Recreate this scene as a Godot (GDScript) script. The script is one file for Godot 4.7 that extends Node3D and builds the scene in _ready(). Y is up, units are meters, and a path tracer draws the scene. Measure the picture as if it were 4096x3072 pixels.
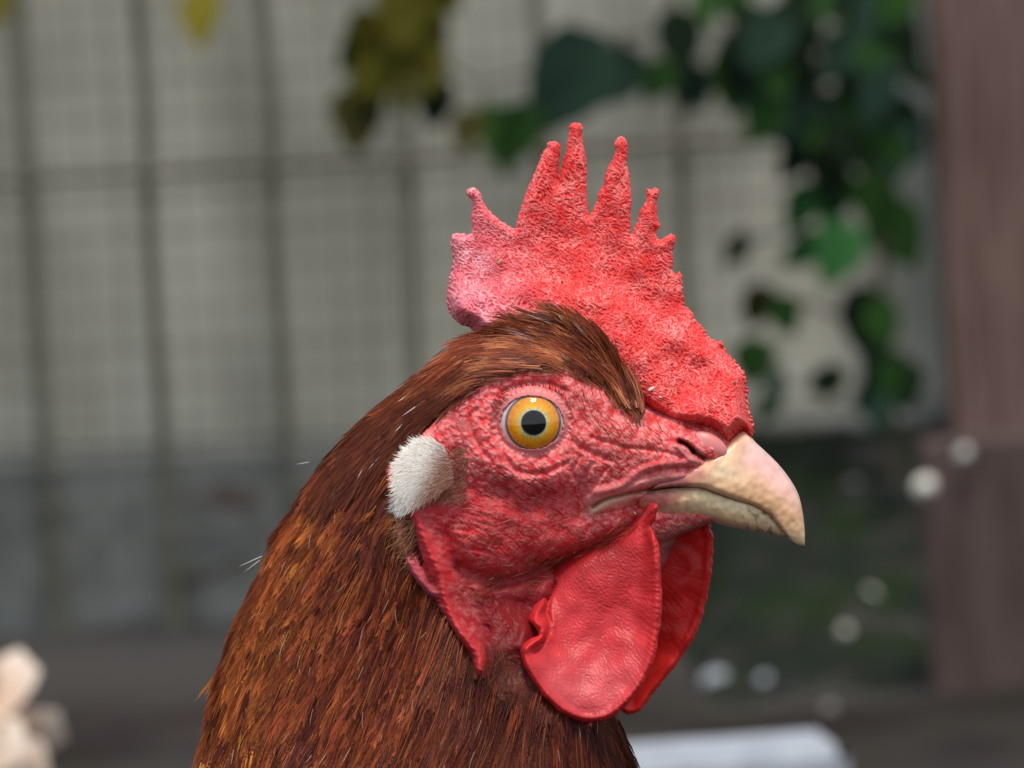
extends Node3D
# A brown hen's head in front of a weathered board fence. Shapes of the hen are modelled in units of S metres
# (u forward, v down, w to the hen's right side); the fence, plinth, bank, vine and the rest stand in world metres.

const S := 0.0002
const BU := 250.0
const BV := 2100.0
const K := 0.46293            # scale of measured outlines

var rng := RandomNumberGenerator.new()
var cam_basis := Basis()
var cam_pos := Vector3(0, 0.42, 1.0)
var taken := {}

# ---------------------------------------------------------------- mesh helper
class MB:
	var v := PackedVector3Array()
	var n := PackedVector3Array()
	var c := PackedColorArray()
	var ix := PackedInt32Array()
	func vert(p: Vector3, nn: Vector3, col: Color) -> int:
		v.append(p); n.append(nn); c.append(col)
		return v.size() - 1
	func tri(a: int, b: int, d: int) -> void:
		ix.append(a); ix.append(b); ix.append(d)
	func quad(a: int, b: int, d: int, e: int) -> void:
		ix.append(a); ix.append(b); ix.append(d); ix.append(a); ix.append(d); ix.append(e)
	func smooth() -> void:
		n = PackedVector3Array(); n.resize(v.size())
		for t in range(0, ix.size(), 3):
			var i0 := ix[t]; var i1 := ix[t + 1]; var i2 := ix[t + 2]
			var a := v[i0]
			var f := (v[i2] - a).cross(v[i1] - a)
			n[i0] += f; n[i1] += f; n[i2] += f
		for i in n.size():
			n[i] = n[i].normalized()
	func mesh() -> ArrayMesh:
		var arr := []
		arr.resize(Mesh.ARRAY_MAX)
		arr[Mesh.ARRAY_VERTEX] = v; arr[Mesh.ARRAY_NORMAL] = n; arr[Mesh.ARRAY_COLOR] = c; arr[Mesh.ARRAY_INDEX] = ix
		var m := ArrayMesh.new()
		m.add_surface_from_arrays(Mesh.PRIMITIVE_TRIANGLES, arr)
		return m

func put(called: String, m: Mesh, mat: Material, parent: Node3D) -> MeshInstance3D:
	var o := MeshInstance3D.new()
	o.name = called
	o.mesh = m
	o.material_override = mat
	parent.add_child(o, true)
	return o

func numbered(called: String) -> String:
	if not taken.has(called):
		taken[called] = 0
		return called
	taken[called] += 1
	return "%s_%03d" % [called, taken[called]]

func thing(called: String, label: String, category: String, at: Vector3, group := "") -> Node3D:
	var o := Node3D.new()
	o.name = numbered(called)
	add_child(o)
	o.position = at
	tag(o, label, category, group)
	return o

func tag(o: Node3D, label: String, category: String, group := "") -> void:
	o.set_meta("label", label)
	o.set_meta("category", category)
	if group != "":
		o.set_meta("group", group)

func single(called: String, m: Mesh, mat: Material, label: String, category: String, at: Vector3, group := "") -> MeshInstance3D:
	var o := put(numbered(called), m, mat, self)
	o.position = at
	tag(o, label, category, group)
	return o

func matte(rough := 0.8, spec := 0.5) -> StandardMaterial3D:
	var m := StandardMaterial3D.new()
	m.vertex_color_use_as_albedo = true
	m.roughness = rough
	m.metallic_specular = spec
	return m

func noise(seed_: int, freq: float, kind := FastNoiseLite.TYPE_SIMPLEX_SMOOTH, oct := 1) -> FastNoiseLite:
	var f := FastNoiseLite.new()
	f.seed = seed_
	f.noise_type = kind
	f.frequency = freq
	f.fractal_type = FastNoiseLite.FRACTAL_FBM if oct > 1 else FastNoiseLite.FRACTAL_NONE
	f.fractal_octaves = oct
	return f

func P(u: float, v: float, w: float) -> Vector3:
	return Vector3((u - BU) * S, (BV - v) * S, w * S)

func ss(a: float, b: float, x: float) -> float:
	var t := clampf((x - a) / (b - a), 0.0, 1.0)
	return t * t * (3.0 - 2.0 * t)

func poly(flat: Array, kx: float, ox: float, ky: float, oy: float) -> PackedVector2Array:
	var out := PackedVector2Array()
	for i in range(0, flat.size(), 2):
		out.append(Vector2(flat[i] * kx + ox, flat[i + 1] * ky + oy))
	return out

func full(flat: Array) -> PackedVector2Array:
	return poly(flat, K, 0.0, K, 0.0)

func resampled(p: PackedVector2Array, step: float, closed: bool) -> PackedVector2Array:
	var c := Curve2D.new()
	var n := p.size()
	for i in n + (1 if closed else 0):
		var a := p[(i - 1 + n) % n] if closed or i > 0 else p[0]
		var b := p[i % n]
		var d := p[(i + 1) % n] if closed or i < n - 1 else p[n - 1]
		var t := (d - a) / 6.0
		var lim := minf(b.distance_to(a), b.distance_to(d)) * 0.45
		t = t.limit_length(maxf(lim, 0.01))
		c.add_point(b, -t, t)
	c.bake_interval = step
	return c.get_baked_points()

func seg_dist(p: Vector2, a: Vector2, b: Vector2) -> float:
	var ab := b - a
	var t := clampf((p - a).dot(ab) / maxf(ab.length_squared(), 1e-9), 0.0, 1.0)
	return p.distance_to(a + ab * t)

# Distance to a closed outline, with the segments near each coarse cell sorted out beforehand.
class Outline:
	var p: PackedVector2Array
	var lo := Vector2.INF
	var hi := -Vector2.INF
	var cells := {}
	var near := Vector2()
	func _init(pts: PackedVector2Array) -> void:
		p = pts
		for q in p:
			lo = lo.min(q); hi = hi.max(q)
	func at(q: Vector2) -> float:
		var key := Vector2i(floori(q.x / 8.0), floori(q.y / 8.0))
		if not cells.has(key):
			var mid := Vector2(key) * 8.0 + Vector2(4, 4)
			var ds := PackedFloat32Array()
			var best := 1e9
			for i in p.size():
				var a := p[i]
				var ab := p[(i + 1) % p.size()] - a
				var t := clampf((mid - a).dot(ab) / maxf(ab.length_squared(), 1e-9), 0.0, 1.0)
				var d := mid.distance_to(a + ab * t)
				ds.append(d)
				best = minf(best, d)
			var keep := PackedInt32Array()
			for i in p.size():
				if ds[i] < best + 12.0:
					keep.append(i)
			cells[key] = keep
		var least := 1e9
		for i in cells[key]:
			var a := p[i]
			var ab := p[(i + 1) % p.size()] - a
			var t := clampf((q - a).dot(ab) / maxf(ab.length_squared(), 1e-9), 0.0, 1.0)
			var f := a + ab * t
			var d := q.distance_squared_to(f)
			if d < least:
				least = d
				near = f
		least = sqrt(least)
		return least if Geometry2D.is_point_in_polygon(q, p) else -least

# A closed sheet with an outline: fn(u, v, d) gives [front w, back w, colour] at depth d inside the outline.
func sheet(o: Outline, step: float, rough_edge: FastNoiseLite, edge: float, fn: Callable) -> ArrayMesh:
	var nu := int((o.hi.x - o.lo.x) / step) + 7
	var nv := int((o.hi.y - o.lo.y) / step) + 7
	var id := PackedInt32Array(); id.resize(nu * nv); id.fill(-1)
	var dd := PackedFloat32Array(); dd.resize(nu * nv)
	var nearest := PackedVector2Array(); nearest.resize(nu * nv)
	for j in nv:
		for i in nu:
			var q := Vector2(o.lo.x + (i - 3) * step, o.lo.y + (j - 3) * step)
			var d := o.at(q)
			nearest[j * nu + i] = (o.near - q).normalized() * (1.0 if d < 0 else -1.0)
			if edge > 0.0 and absf(d) < edge * 3.0:
				d += rough_edge.get_noise_2d(q.x, q.y) * edge * (1.0 + 0.8 * ss(685, 700, q.x)) * lerpf(0.55, 1.0, ss(200, 250, q.y))
			dd[j * nu + i] = d
	# a distance cannot jump between neighbours: mend single points whose side was misjudged
	for k in range(nu, nu * nv - nu):
		var mean := (dd[k - 1] + dd[k + 1] + dd[k - nu] + dd[k + nu]) * 0.25
		if absf(dd[k] - mean) > step * 1.5 and absf(-dd[k] - mean) < absf(dd[k] - mean):
			dd[k] = -dd[k]
			nearest[k] = -nearest[k]
	var mb := MB.new()
	for j in nv - 1:
		for i in nu - 1:
			var k := j * nu + i
			if dd[k] <= 0 and dd[k + 1] <= 0 and dd[k + nu] <= 0 and dd[k + nu + 1] <= 0:
				continue
			var four := [k, k + 1, k + nu + 1, k + nu]
			for q in four:
				if id[q] < 0:
					id[q] = mb.v.size()
					var d: float = dd[q]
					var at := Vector2(o.lo.x + (q % nu - 3) * step, o.lo.y + (q / nu - 3) * step)
					if d < 0:
						at += nearest[q] * minf(-d, step * 1.5)
						d = 0.0
					var r: Array = fn.call(at.x, at.y, d)
					mb.vert(P(at.x, at.y, r[0]), Vector3.ZERO, r[2])
					mb.vert(P(at.x, at.y, r[1]), Vector3.ZERO, r[2])
			var a := id[four[0]]; var b := id[four[1]]; var c := id[four[2]]; var e := id[four[3]]
			mb.quad(a, b, c, e)
			mb.quad(a + 1, e + 1, c + 1, b + 1)
	mb.smooth()
	return mb.mesh()

# ---------------------------------------------------------------- hen: base form
# ax, ay, ra, bx, by, rb, thickness at a, thickness at b
var prims := [
	[500.0, 431.0, 100.0, 540.0, 427.0, 92.0, 0.80, 0.82],
	[540.0, 450.0, 85.0, 704.0, 452.0, 28.0, 0.80, 1.25],
	[490.0, 515.0, 70.0, 640.0, 520.0, 27.0, 0.98, 1.0],
	[636.0, 524.0, 27.0, 708.0, 509.0, 15.0, 1.0, 1.1],
	[658.0, 530.0, 20.0, 622.0, 612.0, 20.0, 0.7, 0.5],
	[480.0, 560.0, 70.0, 535.0, 660.0, 56.0, 0.80, 0.45],
	[452.0, 470.0, 96.0, 408.0, 540.0, 110.0, 0.74, 0.66],
	[408.0, 540.0, 110.0, 378.0, 610.0, 121.0, 0.66, 0.62],
	[378.0, 610.0, 121.0, 384.0, 690.0, 159.0, 0.62, 0.58],
	[384.0, 690.0, 159.0, 420.0, 770.0, 204.0, 0.58, 0.55],
	[420.0, 770.0, 204.0, 380.0, 960.0, 270.0, 0.55, 0.75],
	[380.0, 960.0, 270.0, 60.0, 1360.0, 430.0, 0.75, 0.9],
	[60.0, 1360.0, 430.0, -450.0, 1250.0, 330.0, 0.9, 0.85],
	[-450.0, 1200.0, 300.0, -850.0, 900.0, 110.0, 0.8, 0.5],
]

func form(u: float, v: float, only := 99) -> float:
	var h := 0.0
	for n in mini(prims.size(), only):
		var q: Array = prims[n]
		var ax: float = q[0]; var ay: float = q[1]; var ra: float = q[2]
		var bx: float = q[3] - ax; var by: float = q[4] - ay
		var dx := u - ax; var dy := v - ay
		var t := clampf((dx * bx + dy * by) / (bx * bx + by * by), 0.0, 1.0)
		dx -= bx * t; dy -= by * t
		var r: float = ra + (q[5] - ra) * t
		var f := r * r - dx * dx - dy * dy
		if f <= 0.0:
			continue
		var k: float = q[6] + (q[7] - q[6]) * t
		f = sqrt(f) * k
		var m := maxf(12.0 - absf(f - h), 0.0) / 12.0 if h > 0.0 else 0.0
		h = maxf(h, f) + m * m * 3.0
	return h

# coarse table of the base form and of the way the plumage lies
const TX0 := 140.0
const TY0 := 240.0
const TS := 4.0
const TNX := 165
const TNY := 190
var comb_o: Outline
var comb_fn: Callable
var bare := PackedFloat32Array()
var on_bare := false
var table := PackedFloat32Array()
var lie := PackedVector2Array()

func make_table() -> void:
	var g := [
		1390, 900, -.12, -1, 1340, 770, -.40, -.92, 1270, 690, -.70, -.7, 1150, 715, -.95, -.3, 1050, 735, -1, .06, 950, 785, -.86, .5,
		850, 870, -.8, .6, 750, 960, -.72, .7, 960, 870, -.83, .55, 880, 950, -.68, .73, 1150, 790, -1, -.05, 1280, 800, -.72, -.65,
		1340, 870, -.45, -.9, 1230, 760, -.86, -.5,
		650, 1060, -.55, .83, 800, 1050, -.55, .83, 560, 1250, -.42, .9, 720, 1250, -.5, .86, 850, 1250, -.3, .95, 500, 1450, -.30, .95,
		700, 1450, -.42, .9, 900, 1450, -.35, .93, 1020, 1480, -.2, .98, 480, 1620, -.25, .97, 750, 1620, -.42, .9, 1000, 1620, -.42, .9,
		1150, 1560, -.2, .97, 1230, 1600, .05, 1, 1320, 1620, .3, .95, 700, 2000, -.35, .93, 1200, 2000, .1, 1]
	table.resize(TNX * TNY)
	bare.resize(TNX * TNY)
	lie.resize(TNX * TNY)
	for j in TNY:
		for i in TNX:
			var u := TX0 + i * TS
			var v := TY0 + j * TS
			var h := form(u, v)
			bare[j * TNX + i] = h
			var q := Vector2(u, v)
			if u > 380 and u < 745 and v > 320 and v < 720:
				var e := q - EYE
				h += 8.5 * ss(-4.0, 5.0, face.at(q)) + 5.0 * exp(-pow((Vector2(e.x, e.y * 1.18).length() - 66.0) / 16.0, 2.0)) * ss(-4.0, 5.0, face.at(q))
			if u > 445 and u < 750 and v > 115 and v < 440:
				var d := comb_o.at(q)
				if d > 0.0:
					h = maxf(h, comb_fn.call(u, v, d)[0])
			table[j * TNX + i] = h
			var d := Vector2.ZERO
			for k in range(0, g.size(), 4):
				var e: float = Vector2(u - g[k] * K, v - g[k + 1] * K).length_squared() + 60.0
				d += Vector2(g[k + 2], g[k + 3]) / (e * e)
			lie[j * TNX + i] = d.normalized()

func fill_steps() -> void:
	for pass_ in 7:
		var was := table.duplicate()
		for j in range(12, 48):
			for i in range(74, 132):
				var k := j * TNX + i
				var mean := (was[k - 1] + was[k + 1] + was[k - TNX] + was[k + TNX] + was[k - TNX - 1] + was[k - TNX + 1] + was[k + TNX - 1] + was[k + TNX + 1]) / 8.0
				table[k] = maxf(was[k], mean)

func skin(u: float, v: float) -> float:
	var x := clampf((u - TX0) / TS, 0.0, TNX - 1.001)
	var y := clampf((v - TY0) / TS, 0.0, TNY - 1.001)
	var i := int(x); var j := int(y)
	x -= i; y -= j
	var k := j * TNX + i
	if on_bare:
		return lerpf(lerpf(bare[k], bare[k + 1], x), lerpf(bare[k + TNX], bare[k + TNX + 1], x), y)
	return lerpf(lerpf(table[k], table[k + 1], x), lerpf(table[k + TNX], table[k + TNX + 1], x), y)

func flow(u: float, v: float) -> Vector2:
	var i := clampi(int((u - TX0) / TS + 0.5), 0, TNX - 1)
	var j := clampi(int((v - TY0) / TS + 0.5), 0, TNY - 1)
	return lie[j * TNX + i]

func facing(u: float, v: float) -> Vector3:
	var gx := clampf((skin(u + 4, v) - skin(u - 4, v)) / 8.0, -2.5, 2.5)
	var gy := clampf((skin(u, v + 4) - skin(u, v - 4)) / 8.0, -2.5, 2.5)
	return Vector3(-gx, gy, 1.0).normalized()

# a strand that follows the plumage over the body; side = -1 puts it on the far side
func hair(mb: MB, u: float, v: float, length: float, width: float, seg: int, lift0: float, lift1: float, c0: Color, c1: Color, turn := 0.0, side := 1.0, fixed := Vector2.ZERO) -> void:
	var q := Vector2(u, v)
	var step := length / seg
	var nn := facing(u, v)
	for k in seg + 1:
		var t := float(k) / seg
		var d := (flow(q.x, q.y) if fixed == Vector2.ZERO else fixed).rotated(turn * (0.5 + 0.5 * t))
		var w := skin(q.x, q.y) + lerpf(lift0, lift1, t)
		var sd := Vector2(-d.y, d.x) * width * 0.5 * (1.0 - t * t * 0.85)
		var col := c0.lerp(c1, t)
		var n3 := Vector3(nn.x, nn.y, nn.z * side)
		var s3 := Vector3(sd.x, -sd.y, 0).normalized() * 0.45
		if k < seg:
			mb.vert(P(q.x + sd.x, q.y + sd.y, w * side), (n3 + s3).normalized(), col)
			mb.vert(P(q.x - sd.x, q.y - sd.y, w * side), (n3 - s3).normalized(), col)
			if k > 0:
				var b := mb.v.size() - 4
				mb.quad(b, b + 1, b + 3, b + 2)
		else:
			mb.vert(P(q.x, q.y, w * side), n3, col)
			var b := mb.v.size() - 3
			mb.tri(b, b + 1, b + 2)
		q += d * step

# a lance-shaped hackle feather made of barbs on a shaft
func feather(mb: MB, u: float, v: float, length: float, half: float, base: Color, rim: Color, tip: Color, turn: float, lift: float, side := 1.0) -> void:
	var q := Vector2(u, v)
	var steps := 18
	var st := length / steps
	var nn := facing(u, v)
	nn.z *= side
	if rng.randf() < 0.4:
		hair(mb, u, v, length * rng.randf_range(0.5, 0.85), 1.0, 4, lift + 1.2, lift + 6.0, rim, tip.lerp(Color(0.45, 0.15, 0.05), 0.3), turn * 0.7, side)
	for k in steps + 1:
		var t := float(k) / steps
		var d := flow(q.x, q.y).rotated(turn * t)
		var w := skin(q.x, q.y) + lift + 6.0 * t
		var hw := half * pow(sin(PI * clampf(t * 0.86 + 0.12, 0, 1)), 0.8)
		for s: float in [-1.0, 1.0]:
			var ang := rng.randf_range(0.24, 0.42) * s * (1.0 - t * 0.5)
			var bl := minf(hw / sin(absf(ang)) * rng.randf_range(0.55, 1.15), length * 0.42)
			var e := d.rotated(ang)
			var m := q + e * bl * 0.5
			var f := q + d.rotated(ang * 0.75) * bl
			var wd := Vector2(-e.y, e.x) * rng.randf_range(0.55, 1.0)
			var shade := rng.randf_range(0.6, 1.35)
			var cr := (base.lerp(rim, 0.25 + 0.3 * t)) * shade
			var ct := (rim.lerp(tip, t * t)) * shade
			var wm := lerpf(w, skin(m.x, m.y) + lift + 6.0 * t, 0.5) - 0.5
			var wf := lerpf(w, skin(f.x, f.y) + lift + 5.0 * t, 0.6) - 1.6 + rng.randf_range(-1, 1)
			var s3 := Vector3(wd.x, -wd.y, 0).normalized() * 0.4
			var lean := Vector3(-d.y * s, -d.x * s, 0) * 0.25
			var b := mb.v.size()
			mb.vert(P(q.x + wd.x * .6, q.y + wd.y * .6, w * side), (nn + s3 + lean).normalized(), cr)
			mb.vert(P(q.x - wd.x * .6, q.y - wd.y * .6, w * side), (nn - s3 + lean).normalized(), cr)
			var cm := cr.lerp(ct, 0.5)
			mb.vert(P(m.x + wd.x, m.y + wd.y, wm * side), (nn + s3 + lean).normalized(), cm)
			mb.vert(P(m.x - wd.x, m.y - wd.y, wm * side), (nn - s3 + lean).normalized(), cm)
			mb.vert(P(f.x, f.y, wf * side), (nn + lean).normalized(), ct)
			mb.quad(b, b + 1, b + 3, b + 2)
			mb.tri(b + 2, b + 3, b + 4)
		q += d * st

func in_poly(p: PackedVector2Array) -> Vector2:
	var lo := Vector2.INF; var hi := -Vector2.INF
	for q in p:
		lo = lo.min(q); hi = hi.max(q)
	for t in 60:
		var q := Vector2(rng.randf_range(lo.x, hi.x), rng.randf_range(lo.y, hi.y))
		if Geometry2D.is_point_in_polygon(q, p):
			return q
	return p[0]

# ---------------------------------------------------------------- hen: skin
const EYE := Vector2(531.5, 422.0)
const EYE_R := 40.0
const EYE_W := 52.0

var ridges := []

func ridge(flat: Array, width: float, amp: float, col := Color(0, 0, 0, 0)) -> void:
	var p := PackedVector2Array()
	var lo := Vector2.INF; var hi := -Vector2.INF
	for i in range(0, flat.size(), 2):
		var q := Vector2(flat[i], flat[i + 1])
		p.append(q)
		lo = lo.min(q); hi = hi.max(q)
	p = resampled(p, 6.0, false)
	ridges.append([p, width, amp, col, Rect2(lo, hi - lo).grow(width * 2.6)])

func make_ridges() -> void:
	var pale := Color(0.66, 0.42, 0.32, 1)
	ridge([417, 512, 428, 541, 440, 569, 449, 602, 467, 634, 480, 650, 477, 672], 6.0, 11.0, Color(0.50, 0.03, 0.035, 0.7))
	ridge([446, 532, 459, 570, 470, 604, 487, 628], 9.0, -9.0)
	ridge([401, 510, 404, 537, 414, 565, 434, 589], 5.0, 5.0, Color(0.42, 0.07, 0.10, 0.6))
	ridge([411, 520, 419, 550, 432, 577], 3.5, -5.0)
	ridge([592, 491, 612, 487, 626, 479, 643, 468, 665, 463, 688, 462], 4.0, 4.0, Color(0.60, 0.12, 0.13, 0.5))
	ridge([598, 496, 622, 489, 638, 478, 660, 470, 690, 467], 2.4, -2.2)
	ridge([590, 500, 609, 494, 631, 486, 654, 480, 677, 478, 700, 477], 6.5, 6.5, Color(0.64, 0.26, 0.24, 0.75))
	ridge([592, 506, 603, 499, 631, 492, 654, 488, 677, 487, 706, 488], 1.8, -5.0, Color(0.16, 0.08, 0.02, 0.9))
	ridge([593, 510, 609, 503, 625, 499, 640, 497], 4.0, 6.0, pale)
	ridge([636, 497, 654, 495, 680, 495], 4.5, 6.0, Color(0.56, 0.16, 0.15, 0.9))
	ridge([596, 514, 620, 510, 643, 504, 668, 503], 2.8, -5.0)
	ridge([462, 566, 490, 579, 525, 576, 560, 563, 600, 545, 640, 522], 9.0, -11.0, Color(0.24, 0.018, 0.02, 0.55))
	ridge([520, 640, 529, 616, 538, 602, 546, 580, 552, 566], 7.0, 7.0)
	ridge([500, 446, 516, 468, 540, 472, 566, 462], 3.0, -2.0, Color(0.42, 0.03, 0.035, 0.3))
	ridge([572, 440, 590, 452, 610, 460], 3.0, -2.5)
	ridge([590, 436, 620, 446, 656, 450, 680, 456], 2.2, -2.0)
	ridge([580, 455, 572, 470, 575, 480], 2.2, -2.0)
	ridge([592, 462, 582, 476, 578, 488], 2.2, -2.0)
	ridge([606, 466, 596, 480, 588, 492], 2.2, -2.2)
	ridge([477, 410, 470, 420, 476, 440, 488, 456], 3.0, -2.5)
	ridge([503, 392, 520, 384, 545, 383, 566, 391], 3.0, -3.0, Color(0.3, 0.02, 0.02, 0.5))
	# the slit of the nostril and the dirt below it
	ridge([678, 441, 685, 444, 692, 451], 2.4, -11.0, Color(0.03, 0.012, 0.01, 1))
	ridge([692, 451, 700, 456, 709, 461, 719, 463], 2.4, -7.0, Color(0.09, 0.05, 0.03, 0.95))
	ridge([676, 446, 684, 455, 696, 462], 2.6, 3.0, Color(0.55, 0.2, 0.2, 0.8))

var face: Outline
var nz_worm: FastNoiseLite
var nz_cell: FastNoiseLite
var nz_low: FastNoiseLite
var nz_fine: FastNoiseLite

func skin_detail(u: float, v: float) -> Array:
	var h := form(u, v)
	var q := Vector2(u, v)
	var dark := Color(0.085, 0.025, 0.012)
	if u < 380 or u > 745 or v < 320 or v > 720:
		return [h, dark]
	var d := face.at(q)
	if d < -10.0 or h <= 0.0:
		return [h, dark]
	var h0 := h
	var inside := ss(-1.0, 2.0, d)
	var below := ss(640, 668, v) * ss(484, 500, u)
	h += 7.0 * ss(-2.0, 5.0, d) * (1.0 - below)
	var e := q - EYE
	var re := Vector2(e.x, e.y * 1.18).length()     # the lids are wider than high
	var near_eye := 1.0 - ss(50, 120, re)
	var low := nz_low.get_noise_2d(u, v)
	# swelling round the eye
	h += 5.0 * exp(-pow((re - 66.0) / 16.0, 2.0)) * (1.0 if e.x < 30 else 0.5) + low * 3.0
	# papillae
	var wx := u + nz_low.get_noise_2d(v * 3.0, u * 3.0) * 3.0
	var wy := v + nz_low.get_noise_2d(u * 3.0 + 90.0, v * 3.0) * 3.0
	var front := ss(560, 600, u) * (1.0 - ss(520, 545, v))
	var size := 1.0 if near_eye > 0.3 or front > 0.5 else 0.75
	var bead := clampf(-nz_cell.get_noise_2d(wx * size, wy * size), 0, 1)
	var cheek := ss(470, 500, v) * (1.0 - front)
	var amp := lerpf(2.3, 1.5, cheek) * lerpf(1.0, 0.7, front)
	var worm := 1.0 - absf(nz_worm.get_noise_2d(wx * 0.8, wy)) * 2.0
	var bump := bead * amp * 1.05 + worm * amp * 0.16 + nz_fine.get_noise_2d(u, v) * 0.5
	var col := Color(0.70, 0.056, 0.060).lerp(Color(0.52, 0.032, 0.038), cheek)
	col = col.lerp(Color(0.52, 0.03, 0.03), front * 0.5)
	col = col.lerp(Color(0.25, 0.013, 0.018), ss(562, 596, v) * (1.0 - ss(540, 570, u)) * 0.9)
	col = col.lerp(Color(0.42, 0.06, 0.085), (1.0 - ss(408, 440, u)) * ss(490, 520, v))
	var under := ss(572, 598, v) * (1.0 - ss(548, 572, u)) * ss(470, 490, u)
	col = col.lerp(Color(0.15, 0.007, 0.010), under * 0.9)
	col = col.lerp(Color(0.86, 0.38, 0.36), clampf(bump / amp - 0.3, 0, 1) * lerpf(0.72, 0.25, cheek) * (1.0 - under))
	col = col * (1.0 + low * 0.25)
	# chin and bare throat
	var chin := ss(650, 668, u) * ss(512, 530, v)
	col = col.lerp(Color(0.36, 0.095, 0.085), chin * 0.9)
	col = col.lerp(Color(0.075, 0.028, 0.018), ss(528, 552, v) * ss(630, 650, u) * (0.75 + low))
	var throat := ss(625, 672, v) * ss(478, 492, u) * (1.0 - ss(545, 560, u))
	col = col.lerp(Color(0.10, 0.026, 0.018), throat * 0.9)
	amp *= 1.0 - 0.7 * maxf(chin, throat)
	var smoother := 1.0
	for r in ridges:
		if r[4].has_point(q):
			var pts: PackedVector2Array = r[0]
			var m := 1e9
			for k in pts.size() - 1:
				m = minf(m, seg_dist(q, pts[k], pts[k + 1]))
			var x: float = m / r[1]
			if x < 2.6:
				var g := exp(-x * x)
				h += r[2] * g
				smoother = minf(smoother, 1.0 - 0.65 * g)
				if r[3].a > 0:
					col = col.lerp(Color(r[3].r, r[3].g, r[3].b), r[3].a * g)
	# cross wrinkles on the rim of the lobe
	if u < 490 and v > 510:
		h += nz_worm.get_noise_2d((u + v * 0.3) * 0.45, (v - u * 0.3) * 1.25) * 0.9 * inside
	h += bump * smoother * inside
	# the lids hug the eyeball, with small beads round the rim
	if re < 58.0:
		var rr := e.length()
		var a := atan2(e.y, e.x)
		var lid := EYE_W + sqrt(maxf(EYE_R * EYE_R - rr * rr, 60.0)) + 3.4
		var rim := 31.5 + nz_fine.get_noise_2d(u * 0.6, v * 0.6) * 0.8
		lid += 1.5 * exp(-pow((re - rim - 7.0) / 3.0, 2.0)) + 0.8 * sin(a * 40.0 + nz_low.get_noise_2d(u * 3.0, v * 3.0) * 5.0) * exp(-pow((re - rim - 6.5) / 2.0, 2.0))
		lid -= 0.5
		var mixed := ss(rim + 2.0, rim + 12.0, re)
		h = lerpf(lid + bump * 0.25, h, mixed)
		var lc := Color(0.66, 0.17, 0.165).lerp(Color(0.76, 0.29, 0.27), (0.5 + 0.5 * sin(a * 40.0 + nz_low.get_noise_2d(u * 3.0, v * 3.0) * 5.0)) * exp(-pow((re - rim - 6.5) / 2.6, 2.0)))
		if re < rim + 3.0:
			lc = lc.lerp(Color(0.58, 0.2, 0.2), 0.6)
		col = lc.lerp(col, ss(rim + 6.5, rim + 11.0, re))
		h -= 1.0 * exp(-pow((re - rim - 11.0) / 2.0, 2.0))
		if re < rim:
			h = lerpf(EYE_W + sqrt(maxf(EYE_R * EYE_R - rr * rr, 0.0)) - 7.0, h, ss(rim - 2.2, rim - 0.2, re))
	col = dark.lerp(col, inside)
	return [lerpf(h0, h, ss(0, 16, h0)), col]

func body_mesh() -> ArrayMesh:
	var us := PackedFloat32Array()
	var vs := PackedFloat32Array()
	var x := -980.0
	while x < 374.0: us.append(x); x += 14.0
	x = 374.0
	while x < 744.0: us.append(x); x += 0.95
	us.append(744.0); us.append(752.0); us.append(760.0)
	x = 300.0
	while x < 324.0: vs.append(x); x += 8.0
	x = 324.0
	while x < 716.0: vs.append(x); x += 0.95
	x = 717.0
	while x < 1830.0: vs.append(x); x += 12.0
	var nu := us.size(); var nv := vs.size()
	var hs := PackedFloat32Array(); hs.resize(nu * nv)
	var cs := PackedColorArray(); cs.resize(nu * nv)
	for j in nv:
		for i in nu:
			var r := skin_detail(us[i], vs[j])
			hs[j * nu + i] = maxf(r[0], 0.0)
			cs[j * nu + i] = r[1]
	var mb := MB.new()
	var id := PackedInt32Array(); id.resize(nu * nv); id.fill(-1)
	for j in nv - 1:
		for i in nu - 1:
			var k := j * nu + i
			if hs[k] <= 0 and hs[k + 1] <= 0 and hs[k + nu] <= 0 and hs[k + nu + 1] <= 0:
				continue
			var four := [k, k + 1, k + nu + 1, k + nu]
			for q: int in four:
				if id[q] < 0:
					id[q] = mb.v.size()
					var at := Vector2(us[q % nu], vs[q / nu])
					if hs[q] <= 0.0:
						# pull a corner that lies outside back to the outline
						for other: int in four:
							if hs[other] > 0.0:
								var inner := Vector2(us[other % nu], vs[other / nu])
								for cut in 9:
									var mid := (at + inner) * 0.5
									if form(mid.x, mid.y) > 0.0: inner = mid
									else: at = mid
								break
					mb.vert(P(at.x, at.y, hs[q]), Vector3.ZERO, cs[q])
					mb.vert(P(at.x, at.y, -hs[q]), Vector3.ZERO, cs[q])
			mb.quad(id[four[0]], id[four[1]], id[four[2]], id[four[3]])
			mb.quad(id[four[0]] + 1, id[four[3]] + 1, id[four[2]] + 1, id[four[1]] + 1)
	mb.smooth()
	return mb.mesh()

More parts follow.
